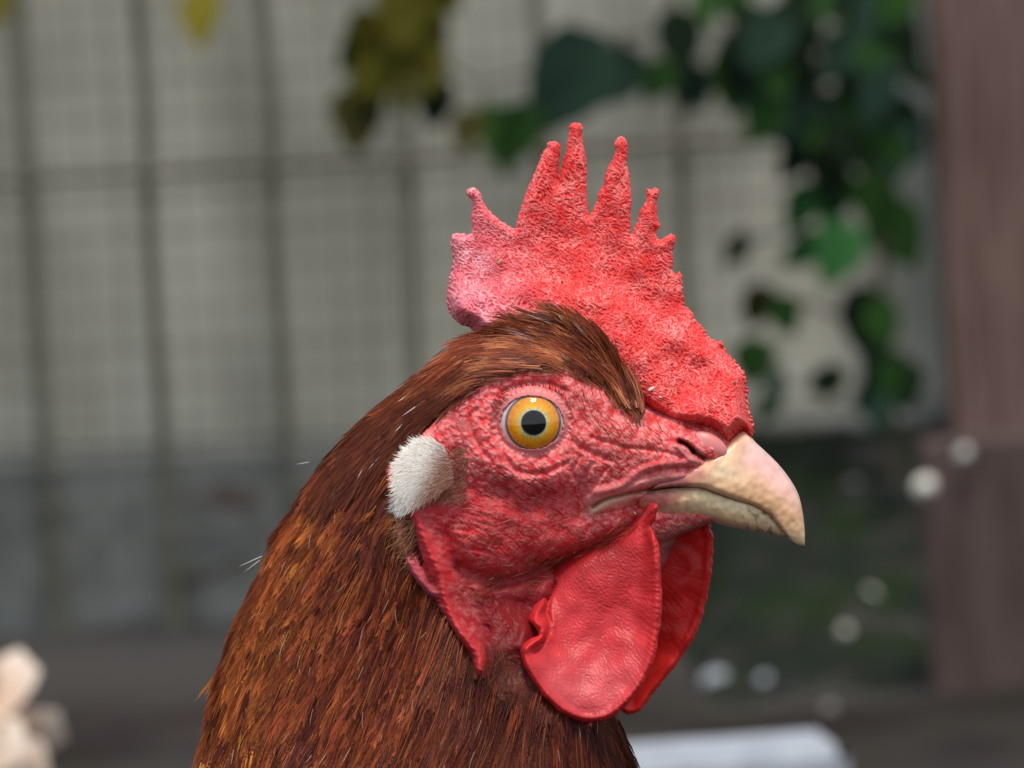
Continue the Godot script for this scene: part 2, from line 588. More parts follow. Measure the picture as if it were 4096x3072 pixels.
# a cap of a sphere round the axis +w, from ring r0 to ring r1
func cap(centre: Vector3, R: float, r0: float, r1: float, rings: int, colour: Callable, side := 1.0, tilt := 0.0) -> ArrayMesh:
	var mb := MB.new()
	var n := 72
	for k in rings + 1:
		var a := lerpf(asin(r0 / R), asin(minf(r1 / R, 1.0)) if r1 < R else PI * 0.6, float(k) / rings)
		for i in n:
			var t := TAU * i / n
			var d := Vector3(cos(t) * sin(a), sin(t) * sin(a), cos(a)).rotated(Vector3.UP, tilt)
			var col: Color = colour.call(sin(a) * R, t)
			mb.vert(P(centre.x + d.x * R, centre.y - d.y * R, (centre.z + d.z * R) * side), Vector3(d.x, d.y, d.z * side), col)
	for k in rings:
		for i in n:
			var a := k * n + i; var b := k * n + (i + 1) % n
			if side > 0: mb.quad(a, b, b + n, a + n)
			else: mb.quad(a, a + n, b + n, b)
	return mb.mesh()

func make_eye(hen: Node3D, side: float) -> void:
	var c := Vector3(EYE.x, EYE.y, EYE_W)
	var wet := matte(0.5, 0.1)
	var ic := c
	var eye := put("eye", cap(c, EYE_R, 0.0, 99.0, 24, func(_r, _t): return Color(0.74, 0.68, 0.70), side), wet, hen)
	var fib := noise(71, 1.0)
	put("iris", cap(ic, EYE_R + 0.5, 11.0, 28.6, 26, func(r, t):
		var f := fib.get_noise_2d(t * 9.0, r * 0.12) * 0.7 + fib.get_noise_2d(cos(t) * r * 0.5, sin(t) * r * 0.5) * 0.3
		var col := Color(0.50, 0.46, 0.24).lerp(Color(0.74, 0.36, 0.015), ss(13.5, 16.5, r + f))
		col = col.lerp(Color(0.68, 0.215, 0.012), ss(17.0, 23.0, r + f * 3.0) * 0.85)
		col = col * (1.0 + f * 0.35)
		col = col.lerp(Color(0.10, 0.085, 0.11), ss(24.8, 26.2, r + f * 0.6))
		return col.lerp(Color(0.70, 0.64, 0.67), ss(27.0, 28.4, r)), side, 0.045), wet, eye)
	put("pupil", cap(ic, EYE_R + 0.9, 0.0, 12.4, 8, func(r, _t): return Color(0.004, 0.004, 0.006).lerp(Color(0.05, 0.05, 0.055), ss(11.7, 12.4, r)), side, 0.045), wet, eye)
	var glass := StandardMaterial3D.new()
	glass.albedo_color = Color(1, 1, 1, 0.0)
	glass.transparency = BaseMaterial3D.TRANSPARENCY_ALPHA
	glass.roughness = 0.02
	glass.metallic_specular = 0.6
	put("cornea", cap(c, EYE_R + 1.5, 0.0, 34.0, 20, func(_r, _t): return Color.WHITE, side), glass, eye)

# a mandible: both sides hang between a top line and a bottom line
func mandible(top: PackedVector2Array, bottom: PackedVector2Array, width: Callable, profile: Callable, colour: Callable) -> ArrayMesh:
	var n := 120
	var m := 26
	var a := resampled(top, 0.25, false)
	var b := resampled(bottom, 0.25, false)
	var mb := MB.new()
	for i in n + 1:
		var t := float(i) / n
		var pa := a[int(t * (a.size() - 1))]
		var pb := b[int(t * (b.size() - 1))]
		for side: float in [1.0, -1.0]:
			for j in m + 1:
				var s := float(j) / m
				var q := pa.lerp(pb, s)
				var w: float = width.call(t) * profile.call(s)
				var dw: float = nz_low.get_noise_2d(q.x * 1.5, q.y * 1.5) * 1.2 + nz_fine.get_noise_2d(q.x * 0.35, q.y * 0.35) * 0.4
				w = maxf(w + dw * minf(1.0, w / 8.0), 0.0)
				mb.vert(P(q.x, q.y, w * side), Vector3.ZERO, colour.call(q, t, s))
	var row := (m + 1) * 2
	for i in n:
		for j in m:
			var k := i * row + j
			mb.quad(k, k + row, k + row + 1, k + 1)
			k += m + 1
			mb.quad(k, k + 1, k + row + 1, k + row)
	# close the underside between the two edges
	for i in n:
		var k := i * row + m
		mb.quad(k, k + row, k + row + m + 1, k + m + 1)
		k = i * row
		mb.quad(k, k + m + 1, k + row + m + 1, k + row)
	mb.smooth()
	return mb.mesh()

func ellipsoid(c: Vector3, r: Vector3, turn: float, col: Color, col2: Color) -> ArrayMesh:
	var mb := MB.new()
	var rings := 20; var n := 32
	for k in rings + 1:
		var a := PI * k / rings
		for i in n:
			var t := TAU * i / n
			var d := Vector3(cos(t) * sin(a), sin(t) * sin(a), cos(a))
			var q := Vector2(d.x * r.x, d.y * r.y).rotated(turn)
			mb.vert(P(c.x + q.x, c.y + q.y, c.z + d.z * r.z), Vector3.ZERO, col.lerp(col2, ss(-0.2, 0.9, d.y * 0.7 - d.x * 0.5) ))
	for k in rings:
		for i in n:
			var a := k * n + i; var b := k * n + (i + 1) % n
			mb.quad(a, a + n, b + n, b)
	mb.smooth()
	return mb.mesh()

func rust(g: float) -> Color:
	var x := rng.randf()
	var c := Color(0.22, 0.056, 0.020)
	if x < 0.26: c = Color(0.090, 0.016, 0.009)
	elif x < 0.60: c = Color(0.165, 0.031, 0.013)
	elif x < 0.84: c = Color(0.27, 0.060, 0.024)
	elif x < 0.96: c = Color(0.40, 0.125, 0.05)
	elif x > 0.985: c = Color(0.30, 0.19, 0.18)
	return c.lerp(Color(0.42, 0.17, 0.04), g * rng.randf() * 0.6)

func build_hen() -> void:
	nz_worm = noise(3, 0.13)
	nz_cell = noise(5, 0.135, FastNoiseLite.TYPE_CELLULAR)
	nz_cell.cellular_return_type = FastNoiseLite.RETURN_DISTANCE
	nz_low = noise(7, 0.022, FastNoiseLite.TYPE_SIMPLEX_SMOOTH, 2)
	nz_fine = noise(9, 0.33)
	var root := thing("hen", "brown hen with red comb and wattles, head in profile close to the viewer", "hen", Vector3.ZERO)
	var head := cam_pos - cam_basis.z * 1.0
	root.basis = cam_basis
	root.position = head + cam_basis * Vector3((BU - 512.0) * S, (384.0 - BV) * S, 0)
	make_ridges()
	face = Outline.new(resampled(full([960, 885, 1000, 800, 1060, 760, 1130, 740, 1220, 740, 1300, 770, 1375, 815, 1440, 865, 1500, 885, 1570, 900, 1625, 970, 1640, 1060, 1600, 1130, 1560, 1155,
		1530, 1200, 1490, 1290, 1460, 1400, 1400, 1500, 1340, 1540, 1240, 1560, 1130, 1540, 1080, 1500, 1045, 1465, 1010, 1395, 950, 1310, 885, 1225, 857, 1150, 860, 1085, 840, 1050, 840, 1000, 900, 945]), 3.0, true))
	var flesh := matte(0.46, 0.26)
	flesh.subsurf_scatter_enabled = true
	flesh.subsurf_scatter_strength = 0.06
	put("body", body_mesh(), flesh, root)
	make_comb(root, flesh)
	make_table()
	fill_steps()
	make_wattles(root)
	make_beak(root)
	make_eye(root, 1.0)
	make_eye(root, -1.0)
	make_plumage(root)
	# dry flakes and a speck of dirt on the comb
	for f in [[650.0, 389.0, 6.0, 0.5, Color(0.74, 0.62, 0.56)], [659.0, 397.0, 3.0, -0.3, Color(0.66, 0.5, 0.45)], [500.0, 262.0, 5.0, 1.0, Color(0.50, 0.33, 0.16)], [562.0, 282.0, 2.0, 0.4, Color(0.05, 0.02, 0.02)], [733.0, 384.0, 5.0, 1.3, Color(0.12, 0.06, 0.04)], [634.0, 512.0, 3.5, -0.9, Color(0.66, 0.50, 0.36)]]:
		put("skin_flake", ellipsoid(Vector3(f[0], f[1], skin(f[0], f[1]) + 1.0), Vector3(f[2] * 0.6, f[2] * 0.28, 0.8), -f[3], f[4], f[4]), matte(0.7), root)
	make_legs(root)

func make_comb(root: Node3D, flesh: Material) -> void:
	var p := poly([290, 1447, 220, 1415, 160, 1360, 140, 1290, 135, 1230, 150, 1130, 170, 1050, 175, 990, 165, 930, 162, 880, 180, 850, 215, 840, 260, 848, 288, 850, 295, 800, 293, 740, 300, 680, 298, 640, 270, 610,
		262, 585, 275, 560, 305, 553, 335, 568, 355, 600, 365, 640, 400, 690, 440, 730, 480, 765, 530, 795, 572, 812, 580, 770, 600, 700, 620, 640, 640, 580, 670, 510, 700, 440, 725, 380, 745, 330, 770, 300, 770, 275,
		800, 260, 835, 265, 855, 290, 855, 340, 848, 400, 842, 470, 840, 535, 850, 470, 870, 400, 890, 320, 903, 250, 912, 200, 910, 170, 930, 145, 955, 142, 985, 150, 998, 180, 995, 230, 1005, 300, 1018, 380, 1022, 460,
		1022, 540, 1025, 620, 1032, 690, 1037, 735, 1060, 690, 1085, 640, 1095, 590, 1125, 540, 1130, 500, 1150, 440, 1175, 390, 1195, 350, 1200, 320, 1195, 280, 1210, 245, 1240, 230, 1268, 245, 1280, 285, 1282, 350,
		1278, 410, 1295, 480, 1300, 560, 1305, 640, 1300, 720, 1298, 790, 1305, 860, 1320, 810, 1345, 760, 1360, 700, 1390, 650, 1400, 600, 1400, 565, 1415, 560, 1430, 570, 1450, 553, 1475, 570, 1480, 600, 1465, 640,
		1470, 700, 1475, 760, 1490, 800, 1462, 830, 1470, 875, 1500, 880, 1530, 855, 1560, 845, 1580, 860, 1580, 900, 1565, 950, 1570, 1010, 1565, 1070, 1590, 1100, 1605, 1085, 1622, 1100, 1628, 1160, 1635, 1240,
		1645, 1300, 1690, 1340, 1720, 1400, 1750, 1430, 1790, 1490, 1840, 1520, 1870, 1520, 1885, 1545, 1880, 1560, 1920, 1610], 0.158228, 425.0, 0.158228, 100.0)
	p.append_array(poly([1390, -150, 1470, -60, 1505, 0, 1520, 80, 1530, 200, 1550, 310, 1575, 430, 1580, 470, 1566, 550, 1535, 535, 1490, 492, 1440, 540, 1400, 600, 1375, 655, 1345, 705, 1312, 735, 1300, 660,
		1255, 570, 1190, 520, 1100, 490, 980, 480, 870, 470, 760, 430, 660, 380, 560, 300], 0.113024, 575.0, 0.113024, 375.0))
	p.append_array(full([1330, 850, 1250, 780, 1130, 745, 1040, 730]))
	var o := Outline.new(resampled(p, 1.5, true))
	comb_o = o
	var base := full([960, 690, 1050, 720, 1250, 715, 1370, 800, 1430, 900, 1560, 935])
	var fold := full([1040, 640, 1150, 625, 1300, 650, 1400, 700, 1500, 760, 1590, 800])
	var worm := noise(21, 0.165)
	var worm2 := noise(22, 0.21)
	var low := noise(23, 0.018, FastNoiseLite.TYPE_SIMPLEX_SMOOTH, 2)
	var warp := noise(24, 0.06)
	var fn := func(u: float, v: float, d: float) -> Array:
		var q := Vector2(u, v)
		var b := 1e9
		for k in base.size() - 1:
			b = minf(b, seg_dist(q, base[k], base[k + 1]))
		var f := 1e9
		for k in fold.size() - 1:
			f = minf(f, seg_dist(q, fold[k], fold[k + 1]))
		var T := 8.5
		var x := minf(d / T, 1.0)
		var h := T * sqrt(maxf(1.0 - (1.0 - x) * (1.0 - x), 0.0)) + minf(d * 0.09, 5.0)
		var front := ss(640, 720, u)
		h += (lerpf(30.0, 36.0, front)) * exp(-pow(b / lerpf(38.0, 55.0, front), 2.0)) * ss(0, 16, d)
		h += 5.0 * exp(-pow(f / 12.0, 2.0)) * ss(0, 20, d) + low.get_noise_2d(u, v) * 3.2 * ss(0, 12, d)
		# crinkled skin: ridges lie across the points, and any way on the blade
		var spike := 1.0 - ss(195, 260, v)
		var wu := warp.get_noise_2d(u, v) * 6.0
		var wv := warp.get_noise_2d(u + 300.0, v) * 6.0
		var r1 := 1.0 - absf(worm.get_noise_2d((u + wu) * lerpf(0.85, 0.5, spike), (v + wv) * 1.1)) * 2.2
		var r2 := 1.0 - absf(worm2.get_noise_2d((u - wv) * 0.8, (v + wu))) * 2.2
		var r := clampf(maxf(r1, r2 * 0.85), -0.6, 1.0)
		h += (r * 1.5 - 0.3) * ss(-0.5, 4.0, d)
		var pale := 1.0 - ss(455, 560, u - (v - 270.0) * 0.25)
		var c := Color(0.76, 0.036, 0.034).lerp(Color(0.68, 0.10, 0.13), pale)
		var tipc := Color(0.90, 0.36, 0.34).lerp(Color(0.84, 0.44, 0.49), pale)
		c = c.lerp(tipc, ss(0.25, 0.95, r) * clampf(lerpf(0.42, 0.62, pale) + low.get_noise_2d(u * 1.7, v * 1.7 + 50.0) * 0.5, 0.1, 1.0))
		c = c * (1.0 + low.get_noise_2d(u * 2.0 + 200.0, v * 2.0) * 0.1)
		return [h, -h, c]
	comb_fn = fn
	put("comb", sheet(o, 0.85, noise(25, 0.24), 1.0, fn), flesh, root)

func make_wattles(root: Node3D) -> void:
	var k4 := 0.169530
	var p := poly([1660, 95, 1640, 180, 1622, 230, 1650, 290, 1666, 340, 1674, 420, 1680, 540, 1682, 640, 1680, 740, 1665, 850, 1640, 980, 1600, 1080, 1540, 1180, 1460, 1270, 1380, 1330, 1300, 1354, 1220, 1352, 1140, 1325,
		1060, 1270, 980, 1190, 910, 1090, 870, 1010, 855, 940, 875, 893, 925, 865, 965, 845, 935, 800, 905, 760, 930, 700, 985, 620, 1012, 550, 1060, 470, 1150, 390, 1300, 300, 1450, 210, 1560, 130, 1610, 90], k4, 375.0, k4, 487.5)
	var o := Outline.new(resampled(p, 2.0, true))
	var low := noise(31, 0.02, FastNoiseLite.TYPE_SIMPLEX_SMOOTH, 2)
	var peb := noise(32, 0.23)
	var rad := noise(33, 1.0)
	var fine := noise(34, 0.42)
	var curl := poly([1060, 470, 1020, 560, 985, 650, 950, 720, 955, 770, 1000, 800, 985, 850, 925, 880, 890, 910], k4, 375.0, k4, 487.5)
	var crease := poly([1050, 560, 1020, 640, 1008, 720, 1025, 780, 1020, 840, 985, 895, 940, 930], k4, 375.0, k4, 487.5)
	var hub := Vector2(570, 588)
	var fn := func(u: float, v: float, d: float) -> Array:
		var q := Vector2(u, v)
		var w := 47.0 + 34.0 * ss(596, 706, v) + low.get_noise_2d(u, v) * 3.0
		w += 19.0 * exp(-pow((656.0 - u) / 17.0, 2.0)) * (1.0 - ss(590, 690, v))
		w += 7.0 * exp(-pow((q - Vector2(545, 690)).length() / 30.0, 2.0)) - 5.0 * exp(-pow((q - Vector2(590, 650)).length() / 26.0, 2.0))
		w += 20.0 * exp(-pow((q - Vector2(526, 654)).length() / 24.0, 2.0)) + 10.0 * exp(-pow((q - Vector2(536, 622)).length() / 14.0, 2.0))
		var hidden := (1.0 - ss(640, 656, u + (v - 510.0) * 0.1)) * (1.0 - ss(585, 620, v - (u - 560.0) * 0.35))
		w += 4.5 * exp(-pow((d - 5.0) / 4.5, 2.0)) * (1.0 - hidden) - 30.0 * exp(-d / 10.0) * hidden
		var m := 1e9
		for k in curl.size() - 1: m = minf(m, seg_dist(q, curl[k], curl[k + 1]))
		w += 11.0 * exp(-pow(m / 7.0, 2.0)) * ss(570, 600, v)
		m = 1e9
		for k in crease.size() - 1: m = minf(m, seg_dist(q, crease[k], crease[k + 1]))
		w -= 8.0 * exp(-pow(m / 3.2, 2.0))
		var e := q - hub
		var a := atan2(e.y, e.x)
		var rim := exp(-d / 17.0)
		var spokes := rad.get_noise_2d(a * 22.0, e.length() * 0.02)
		var pebble := 1.0 - absf(peb.get_noise_2d(u * 0.9 + low.get_noise_2d(v, u) * 8.0, v)) * 2.0
		var up := 1.0 - ss(560, 620, v)
		var r := pebble * lerpf(0.36, 0.5, up) * (1.0 - rim * 0.5) + spokes * lerpf(0.25, 0.8, ss(590, 640, u)) * rim + fine.get_noise_2d(u, v) * 0.25
		w += r * ss(0, 3, d)
		var t := 6.0 * sqrt(maxf(1.0 - pow(1.0 - minf(d / 6.0, 1.0), 2.0), 0.0))
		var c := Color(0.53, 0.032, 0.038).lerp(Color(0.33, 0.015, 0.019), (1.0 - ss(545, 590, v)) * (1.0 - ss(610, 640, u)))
		c = c.lerp(Color(0.56, 0.085, 0.095), ss(40, 10, d) * 0.0 + ss(640, 690, v) * ss(0, 16, d) * 0.7)
		c = c.lerp(Color(0.58, 0.018, 0.018), exp(-d / 5.0) * 0.8)
		c = c.lerp(Color(0.70, 0.17, 0.16), clampf(r - 0.35, 0, 1) * 0.5)
		c = c * (1.0 + low.get_noise_2d(u * 2.0, v * 2.0) * 0.2)
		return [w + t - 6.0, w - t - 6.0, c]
	var flesh := matte(0.42, 0.34)
	flesh.subsurf_scatter_enabled = true
	flesh.subsurf_scatter_strength = 0.05
	flesh.backlight_enabled = true
	flesh.backlight = Color(0.22, 0.22, 0.22)
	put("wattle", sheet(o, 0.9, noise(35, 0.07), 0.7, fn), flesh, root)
	p = poly([1960, 130, 1990, 250, 2006, 300, 2002, 420, 1990, 540, 1965, 680, 1930, 800, 1890, 900, 1830, 1000, 1740, 1120, 1650, 1230, 1592, 1310, 1560, 1342, 1500, 1357, 1440, 1325, 1350, 1240, 1320, 1000, 1400, 760, 1500, 560,
		1600, 400, 1700, 280, 1800, 170], k4, 375.0, k4, 487.5)
	o = Outline.new(resampled(p, 2.0, true))
	var fn2 := func(u: float, v: float, d: float) -> Array:
		var w := -34.0 - 14.0 * ss(540, 680, v) + low.get_noise_2d(u, v + 300.0) * 5.0 + 3.0 * exp(-pow((d - 5.0) / 4.0, 2.0))
		var e := Vector2(u, v) - Vector2(640, 560)
		var sp := rad.get_noise_2d(atan2(e.y, e.x) * 14.0, e.length() * 0.03)
		w += sp * 0.22 * ss(0, 4, d) + fine.get_noise_2d(u * 0.6, v * 0.6) * 0.2
		var t := 5.0 * sqrt(maxf(1.0 - pow(1.0 - minf(d / 5.0, 1.0), 2.0), 0.0))
		var c := Color(0.58, 0.018, 0.016).lerp(Color(0.72, 0.06, 0.05), clampf(sp, 0, 1) * 0.15 + exp(-d / 4.0) * 0.3)
		return [w + t, w - t, c * (1.0 + low.get_noise_2d(u * 1.5, v) * 0.2)]
	put("wattle", sheet(o, 1.3, noise(36, 0.12), 0.6, fn2), flesh, root)

func make_beak(root: Node3D) -> void:
	var k3 := 0.113024
	var horn := matte(0.26, 0.42)
	horn.subsurf_scatter_enabled = true
	horn.subsurf_scatter_strength = 0.05
	var top := poly([1040, 760, 1160, 700, 1340, 590, 1490, 490, 1600, 598, 1700, 690, 1800, 790, 1880, 890, 1950, 1000, 1990, 1100, 2020, 1250, 2034, 1400, 2031, 1506], k3, 575.0, k3, 375.0)
	var low := poly([640, 1015, 800, 992, 900, 988, 1000, 992, 1100, 1000, 1250, 1050, 1400, 1102, 1550, 1142, 1650, 1192, 1730, 1254, 1800, 1340, 1870, 1422, 1930, 1480, 1995, 1510], k3, 575.0, k3, 375.0)
	var stain := noise(41, 0.06, FastNoiseLite.TYPE_SIMPLEX_SMOOTH, 3)
	var col := func(q: Vector2, t: float, s: float) -> Color:
		var n := stain.get_noise_2d(q.x, q.y)
		var c := Color(0.80, 0.46, 0.25).lerp(Color(0.74, 0.42, 0.37), ss(0.75, 0.15, s) * ss(0.25, 0.45, t) * (1.0 - ss(0.6, 0.9, t)))
		c = c.lerp(Color(0.86, 0.62, 0.40), exp(-pow((s - 0.62) / 0.2, 2.0)) * exp(-pow((t - 0.33) / 0.14, 2.0)))
		c = c.lerp(Color(0.60, 0.17, 0.16), 1.0 - ss(0.08, 0.34, t + n * 0.06))
		c = c.lerp(Color(0.66, 0.50, 0.30), ss(0.78, 1.0, t) * 0.7)
		c = c.lerp(Color(0.22, 0.13, 0.05), ss(0.93, 1.0, s) * 0.75)
		c = c.lerp(Color(0.30, 0.20, 0.09), clampf(n * 2.2 - 0.2, 0, 1) * ss(0.55, 0.9, s) * ss(0.4, 0.6, t) * 0.8)
		if t < 0.42 and s < 0.45:
			c = c.lerp(Color(0.16, 0.11, 0.07), clampf(n * 3.0, 0, 1) * ss(0.42, 0.3, t) * 0.0)
		return c * (1.0 + n * 0.22)
	var wide := func(t: float) -> float: return 45.0 * pow(maxf(1.0 - pow(t, 2.1), 0.0), 0.62) + 1.2
	put("upper_beak", mandible(top, low, wide, func(s): return sqrt(maxf(1.0 - pow(1.0 - minf(s / 0.9, 1.0), 2.3), 0.0)) * (1.0 - 0.14 * ss(0.9, 1.0, s)), col), horn, root)
	top = poly([560, 1050, 700, 1012, 900, 990, 1100, 990, 1250, 1035, 1400, 1080, 1550, 1120, 1650, 1165, 1730, 1225, 1800, 1310, 1860, 1400], k3, 575.0, k3, 375.0)
	low = poly([560, 1180, 700, 1268, 800, 1290, 900, 1290, 1100, 1285, 1250, 1310, 1350, 1340, 1500, 1370, 1650, 1396, 1800, 1422, 1885, 1438], k3, 575.0, k3, 375.0)
	var col2 := func(q: Vector2, t: float, s: float) -> Color:
		var n := stain.get_noise_2d(q.x + 200.0, q.y)
		var n2 := stain.get_noise_2d(q.x * 2.0 + 500.0, q.y * 2.0)
		var c := Color(0.80, 0.53, 0.30).lerp(Color(0.88, 0.68, 0.42), exp(-pow((s - 0.3) / 0.2, 2.0)) * ss(0.2, 0.5, t))
		c = c.lerp(Color(0.52, 0.13, 0.12), (1.0 - ss(0.12, 0.36, t + n * 0.08)) * (1.0 - 0.55 * ss(0.4, 0.7, s)))
		c = c.lerp(Color(0.54, 0.30, 0.24), ss(0.8, 1.0, s) * 0.6)
		c = c.lerp(Color(0.17, 0.12, 0.05), clampf(n2 * 2.0 + 0.1, 0, 1) * ss(0.55, 0.85, t) * 0.75)
		c = c.lerp(Color(0.20, 0.14, 0.06), clampf(n2 * 3.0 - 1.0, 0, 1) * 0.4)
		c = c.lerp(Color(0.12, 0.07, 0.03), (1.0 - ss(0.05, 0.16, s)) * 0.8)
		return c * (1.0 + n * 0.15)
	var wide2 := func(t: float) -> float: return 39.0 * pow(maxf(1.0 - pow(t, 2.2), 0.0), 0.6) + 1.5
	put("lower_beak", mandible(top, low, wide2, func(s): return pow(maxf(1.0 - pow(s, 3.0), 0.0), 0.5), col2), horn, root)
	var flap := ellipsoid(Vector3(708, 445, 34), Vector3(20, 12, 9), 0.56, Color(0.66, 0.20, 0.19), Color(0.74, 0.40, 0.36))
	put("nostril_flap", flap, matte(0.4), root)

func in_neck(p: PackedVector2Array) -> Vector2:
	var q := in_poly(p)
	for t in 20:
		if skin(q.x, q.y) > 12.0:
			break
		q = in_poly(p)
	return q

func make_plumage(root: Node3D) -> void:
	var down := matte(0.42, 0.24)
	# hackles of the neck: the nearest as feathers of their own, the rest in one mass
	var neck := full([1000, 800, 900, 840, 790, 895, 680, 975, 610, 1060, 550, 1200, 510, 1320, 480, 1420, 455, 1530, 430, 1640, 400, 1780, 1440, 1780, 1375, 1640, 1365, 1560, 1300, 1520, 1200, 1500, 1140, 1470, 1080, 1490,
		1050, 1390, 990, 1290, 930, 1190, 890, 1100, 865, 1000, 940, 900])
	on_bare = true
	var spots := []
	while spots.size() < 1700:
		var q := in_poly(neck)
		if skin(q.x, q.y) > 2.0:
			spots.append(q)
	spots.sort_custom(func(a, b): return a.y > b.y)
	var stuff := MB.new()
	var own := 0
	for k in spots.size():
		var q: Vector2 = spots[k]
		var gold := 1.0 - ss(0.0, 110.0, q.x - lerpf(300.0, 215.0, ss(480, 740, q.y)))
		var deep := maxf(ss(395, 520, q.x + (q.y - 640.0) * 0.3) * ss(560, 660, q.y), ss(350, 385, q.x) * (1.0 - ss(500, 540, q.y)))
		var base := Color(0.045, 0.010, 0.006).lerp(Color(0.09, 0.021, 0.009), rng.randf())
		var x := rng.randf()
		var rim := Color(0.090, 0.017, 0.008) if x < 0.42 else Color(0.160, 0.028, 0.011) if x < 0.82 else Color(0.24, 0.050, 0.017)
		rim = rim.lerp(Color(0.34, 0.085, 0.014), gold * rng.randf_range(0.0, 0.6))
		var tip := rim.lerp(Color(0.62, 0.21, 0.035), pow(rng.randf(), 2.2) * (0.35 + 0.65 * gold))
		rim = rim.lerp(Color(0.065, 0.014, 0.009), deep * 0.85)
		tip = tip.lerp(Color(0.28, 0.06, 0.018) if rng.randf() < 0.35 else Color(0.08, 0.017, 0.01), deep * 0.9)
		var grow := ss(380, 600, q.y)
		var glow := rng.randf_range(0.5, 1.6)
		base *= glow; rim *= glow; tip *= glow
		var solo := own < 300 and q.y < 760 and q.y > 430 and k % 4 == 0
		var mb := MB.new() if solo else stuff
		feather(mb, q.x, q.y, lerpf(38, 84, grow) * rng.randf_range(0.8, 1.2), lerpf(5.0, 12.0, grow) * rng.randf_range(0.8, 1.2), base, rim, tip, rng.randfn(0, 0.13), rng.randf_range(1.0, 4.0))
		if solo:
			own += 1
			put("hackle_feather", mb.mesh(), down, root)
		if k % 4 == 1:
			feather(stuff, q.x, q.y, 70, 8, base, rim, tip, 0.0, 2.0, -1.0)
	# streaks of bright and of dark barbs between the hackles
	for k in 330:
		var q := in_neck(neck)
		var gold := 1.0 - ss(0.0, 125.0, q.x - lerpf(300.0, 215.0, ss(480, 740, q.y)))
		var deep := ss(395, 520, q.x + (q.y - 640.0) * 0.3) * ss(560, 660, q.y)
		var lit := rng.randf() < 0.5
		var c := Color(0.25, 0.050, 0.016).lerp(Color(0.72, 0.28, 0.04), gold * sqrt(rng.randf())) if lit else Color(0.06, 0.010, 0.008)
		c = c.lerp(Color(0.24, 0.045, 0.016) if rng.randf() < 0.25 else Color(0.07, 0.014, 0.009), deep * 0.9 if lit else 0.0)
		var l := rng.randf_range(18, 40) * lerpf(0.8, 1.2, ss(400, 700, q.y))
		var tw := rng.randfn(0, 0.1)
		for m in 7:
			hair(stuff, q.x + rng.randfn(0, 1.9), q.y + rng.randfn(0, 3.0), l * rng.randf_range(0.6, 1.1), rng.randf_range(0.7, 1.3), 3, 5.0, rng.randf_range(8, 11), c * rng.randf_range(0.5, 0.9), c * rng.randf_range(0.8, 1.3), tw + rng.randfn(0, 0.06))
	# loose barbs and pale hairs over the hackles
	for k in 650:
		var q := in_neck(neck)
		var gold := 1.0 - ss(0.0, 110.0, q.x - lerpf(300.0, 215.0, ss(480, 740, q.y)))
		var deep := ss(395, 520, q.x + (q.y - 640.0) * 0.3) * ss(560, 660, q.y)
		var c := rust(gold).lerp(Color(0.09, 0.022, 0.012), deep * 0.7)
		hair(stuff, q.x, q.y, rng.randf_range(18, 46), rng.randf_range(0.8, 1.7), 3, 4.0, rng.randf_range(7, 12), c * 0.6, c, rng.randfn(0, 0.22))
	for k in 60:
		var q := in_neck(neck)
		var c := Color(0.46, 0.28, 0.19)
		hair(stuff, q.x, q.y, rng.randf_range(8, 20), 0.6, 3, 8.0, 13.0, c * 0.6, c, rng.randfn(-0.1, 0.4))
	hair(stuff, 262, 556, 26, 0.9, 3, 3, 3, Color(.6, .55, .5), Color(.7, .66, .62), 0.0, 1.0, Vector2(-.92, .42))
	hair(stuff, 260, 560, 20, 0.7, 3, 3, 3, Color(.6, .55, .5), Color(.7, .66, .62), 0.0, 1.0, Vector2(-.8, .6))
	hair(stuff, 309, 462, 14, 0.7, 3, 3, 3, Color(.6, .55, .5), Color(.7, .66, .62), 0.0, 1.0, Vector2(-.98, .18))
	var o := put("neck_feathers", stuff.mesh(), down, root)
	o.set_meta("kind", "stuff")
	on_bare = false
	# short feathers of the crown and the brow, in small locks
	var crown := full([1400, 900, 1365, 840, 1330, 770, 1280, 715, 1220, 690, 1130, 706, 1050, 725, 960, 775, 880, 835, 790, 905, 715, 985, 665, 1050, 720, 1080, 830, 1000, 900, 945, 960, 880, 1010, 840, 1080, 805, 1150, 790, 1230, 795, 1290, 820, 1340, 870])
	var head := MB.new()
	for k in 1500:
		var q := in_poly(crown)
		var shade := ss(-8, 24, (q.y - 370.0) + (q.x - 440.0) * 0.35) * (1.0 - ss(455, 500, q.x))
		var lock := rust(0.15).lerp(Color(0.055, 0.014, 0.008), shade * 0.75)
		var front := ss(540, 620, q.x)
		var len := rng.randf_range(24, 44) * lerpf(1.0, 1.15, front)
		var tw := rng.randfn(0, 0.09)
		var lift := rng.randf_range(1, 9) + front * rng.randf_range(0, 6)
		for m in 6:
			var a := q + Vector2(rng.randfn(0, 1.8), rng.randfn(0, 1.8))
			var c := lock * rng.randf_range(0.75, 1.3)
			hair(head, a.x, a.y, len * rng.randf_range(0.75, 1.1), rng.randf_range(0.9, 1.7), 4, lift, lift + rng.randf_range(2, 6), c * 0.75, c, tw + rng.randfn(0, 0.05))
		if k % 3 == 0:
			hair(head, q.x, q.y, len, 3.0, 3, 4, 7, lock * 0.75, lock, tw, -1.0)
	var hem := full([960, 880, 1010, 840, 1080, 805, 1150, 792, 1230, 797, 1290, 822, 1340, 872, 1385, 915])
	for k in 420:
		var a := rng.randi() % (hem.size() - 1)
		var q := hem[a].lerp(hem[a + 1], rng.randf()) + Vector2(rng.randfn(0, 2), rng.randf_range(-4, 8))
		var c := rust(0.1) * rng.randf_range(0.6, 1.1)
		hair(head, q.x, q.y, rng.randf_range(10, 24), rng.randf_range(0.6, 1.1), 3, rng.randf_range(1, 3), rng.randf_range(4, 9), c * 0.8, c, rng.randfn(0, 0.18))
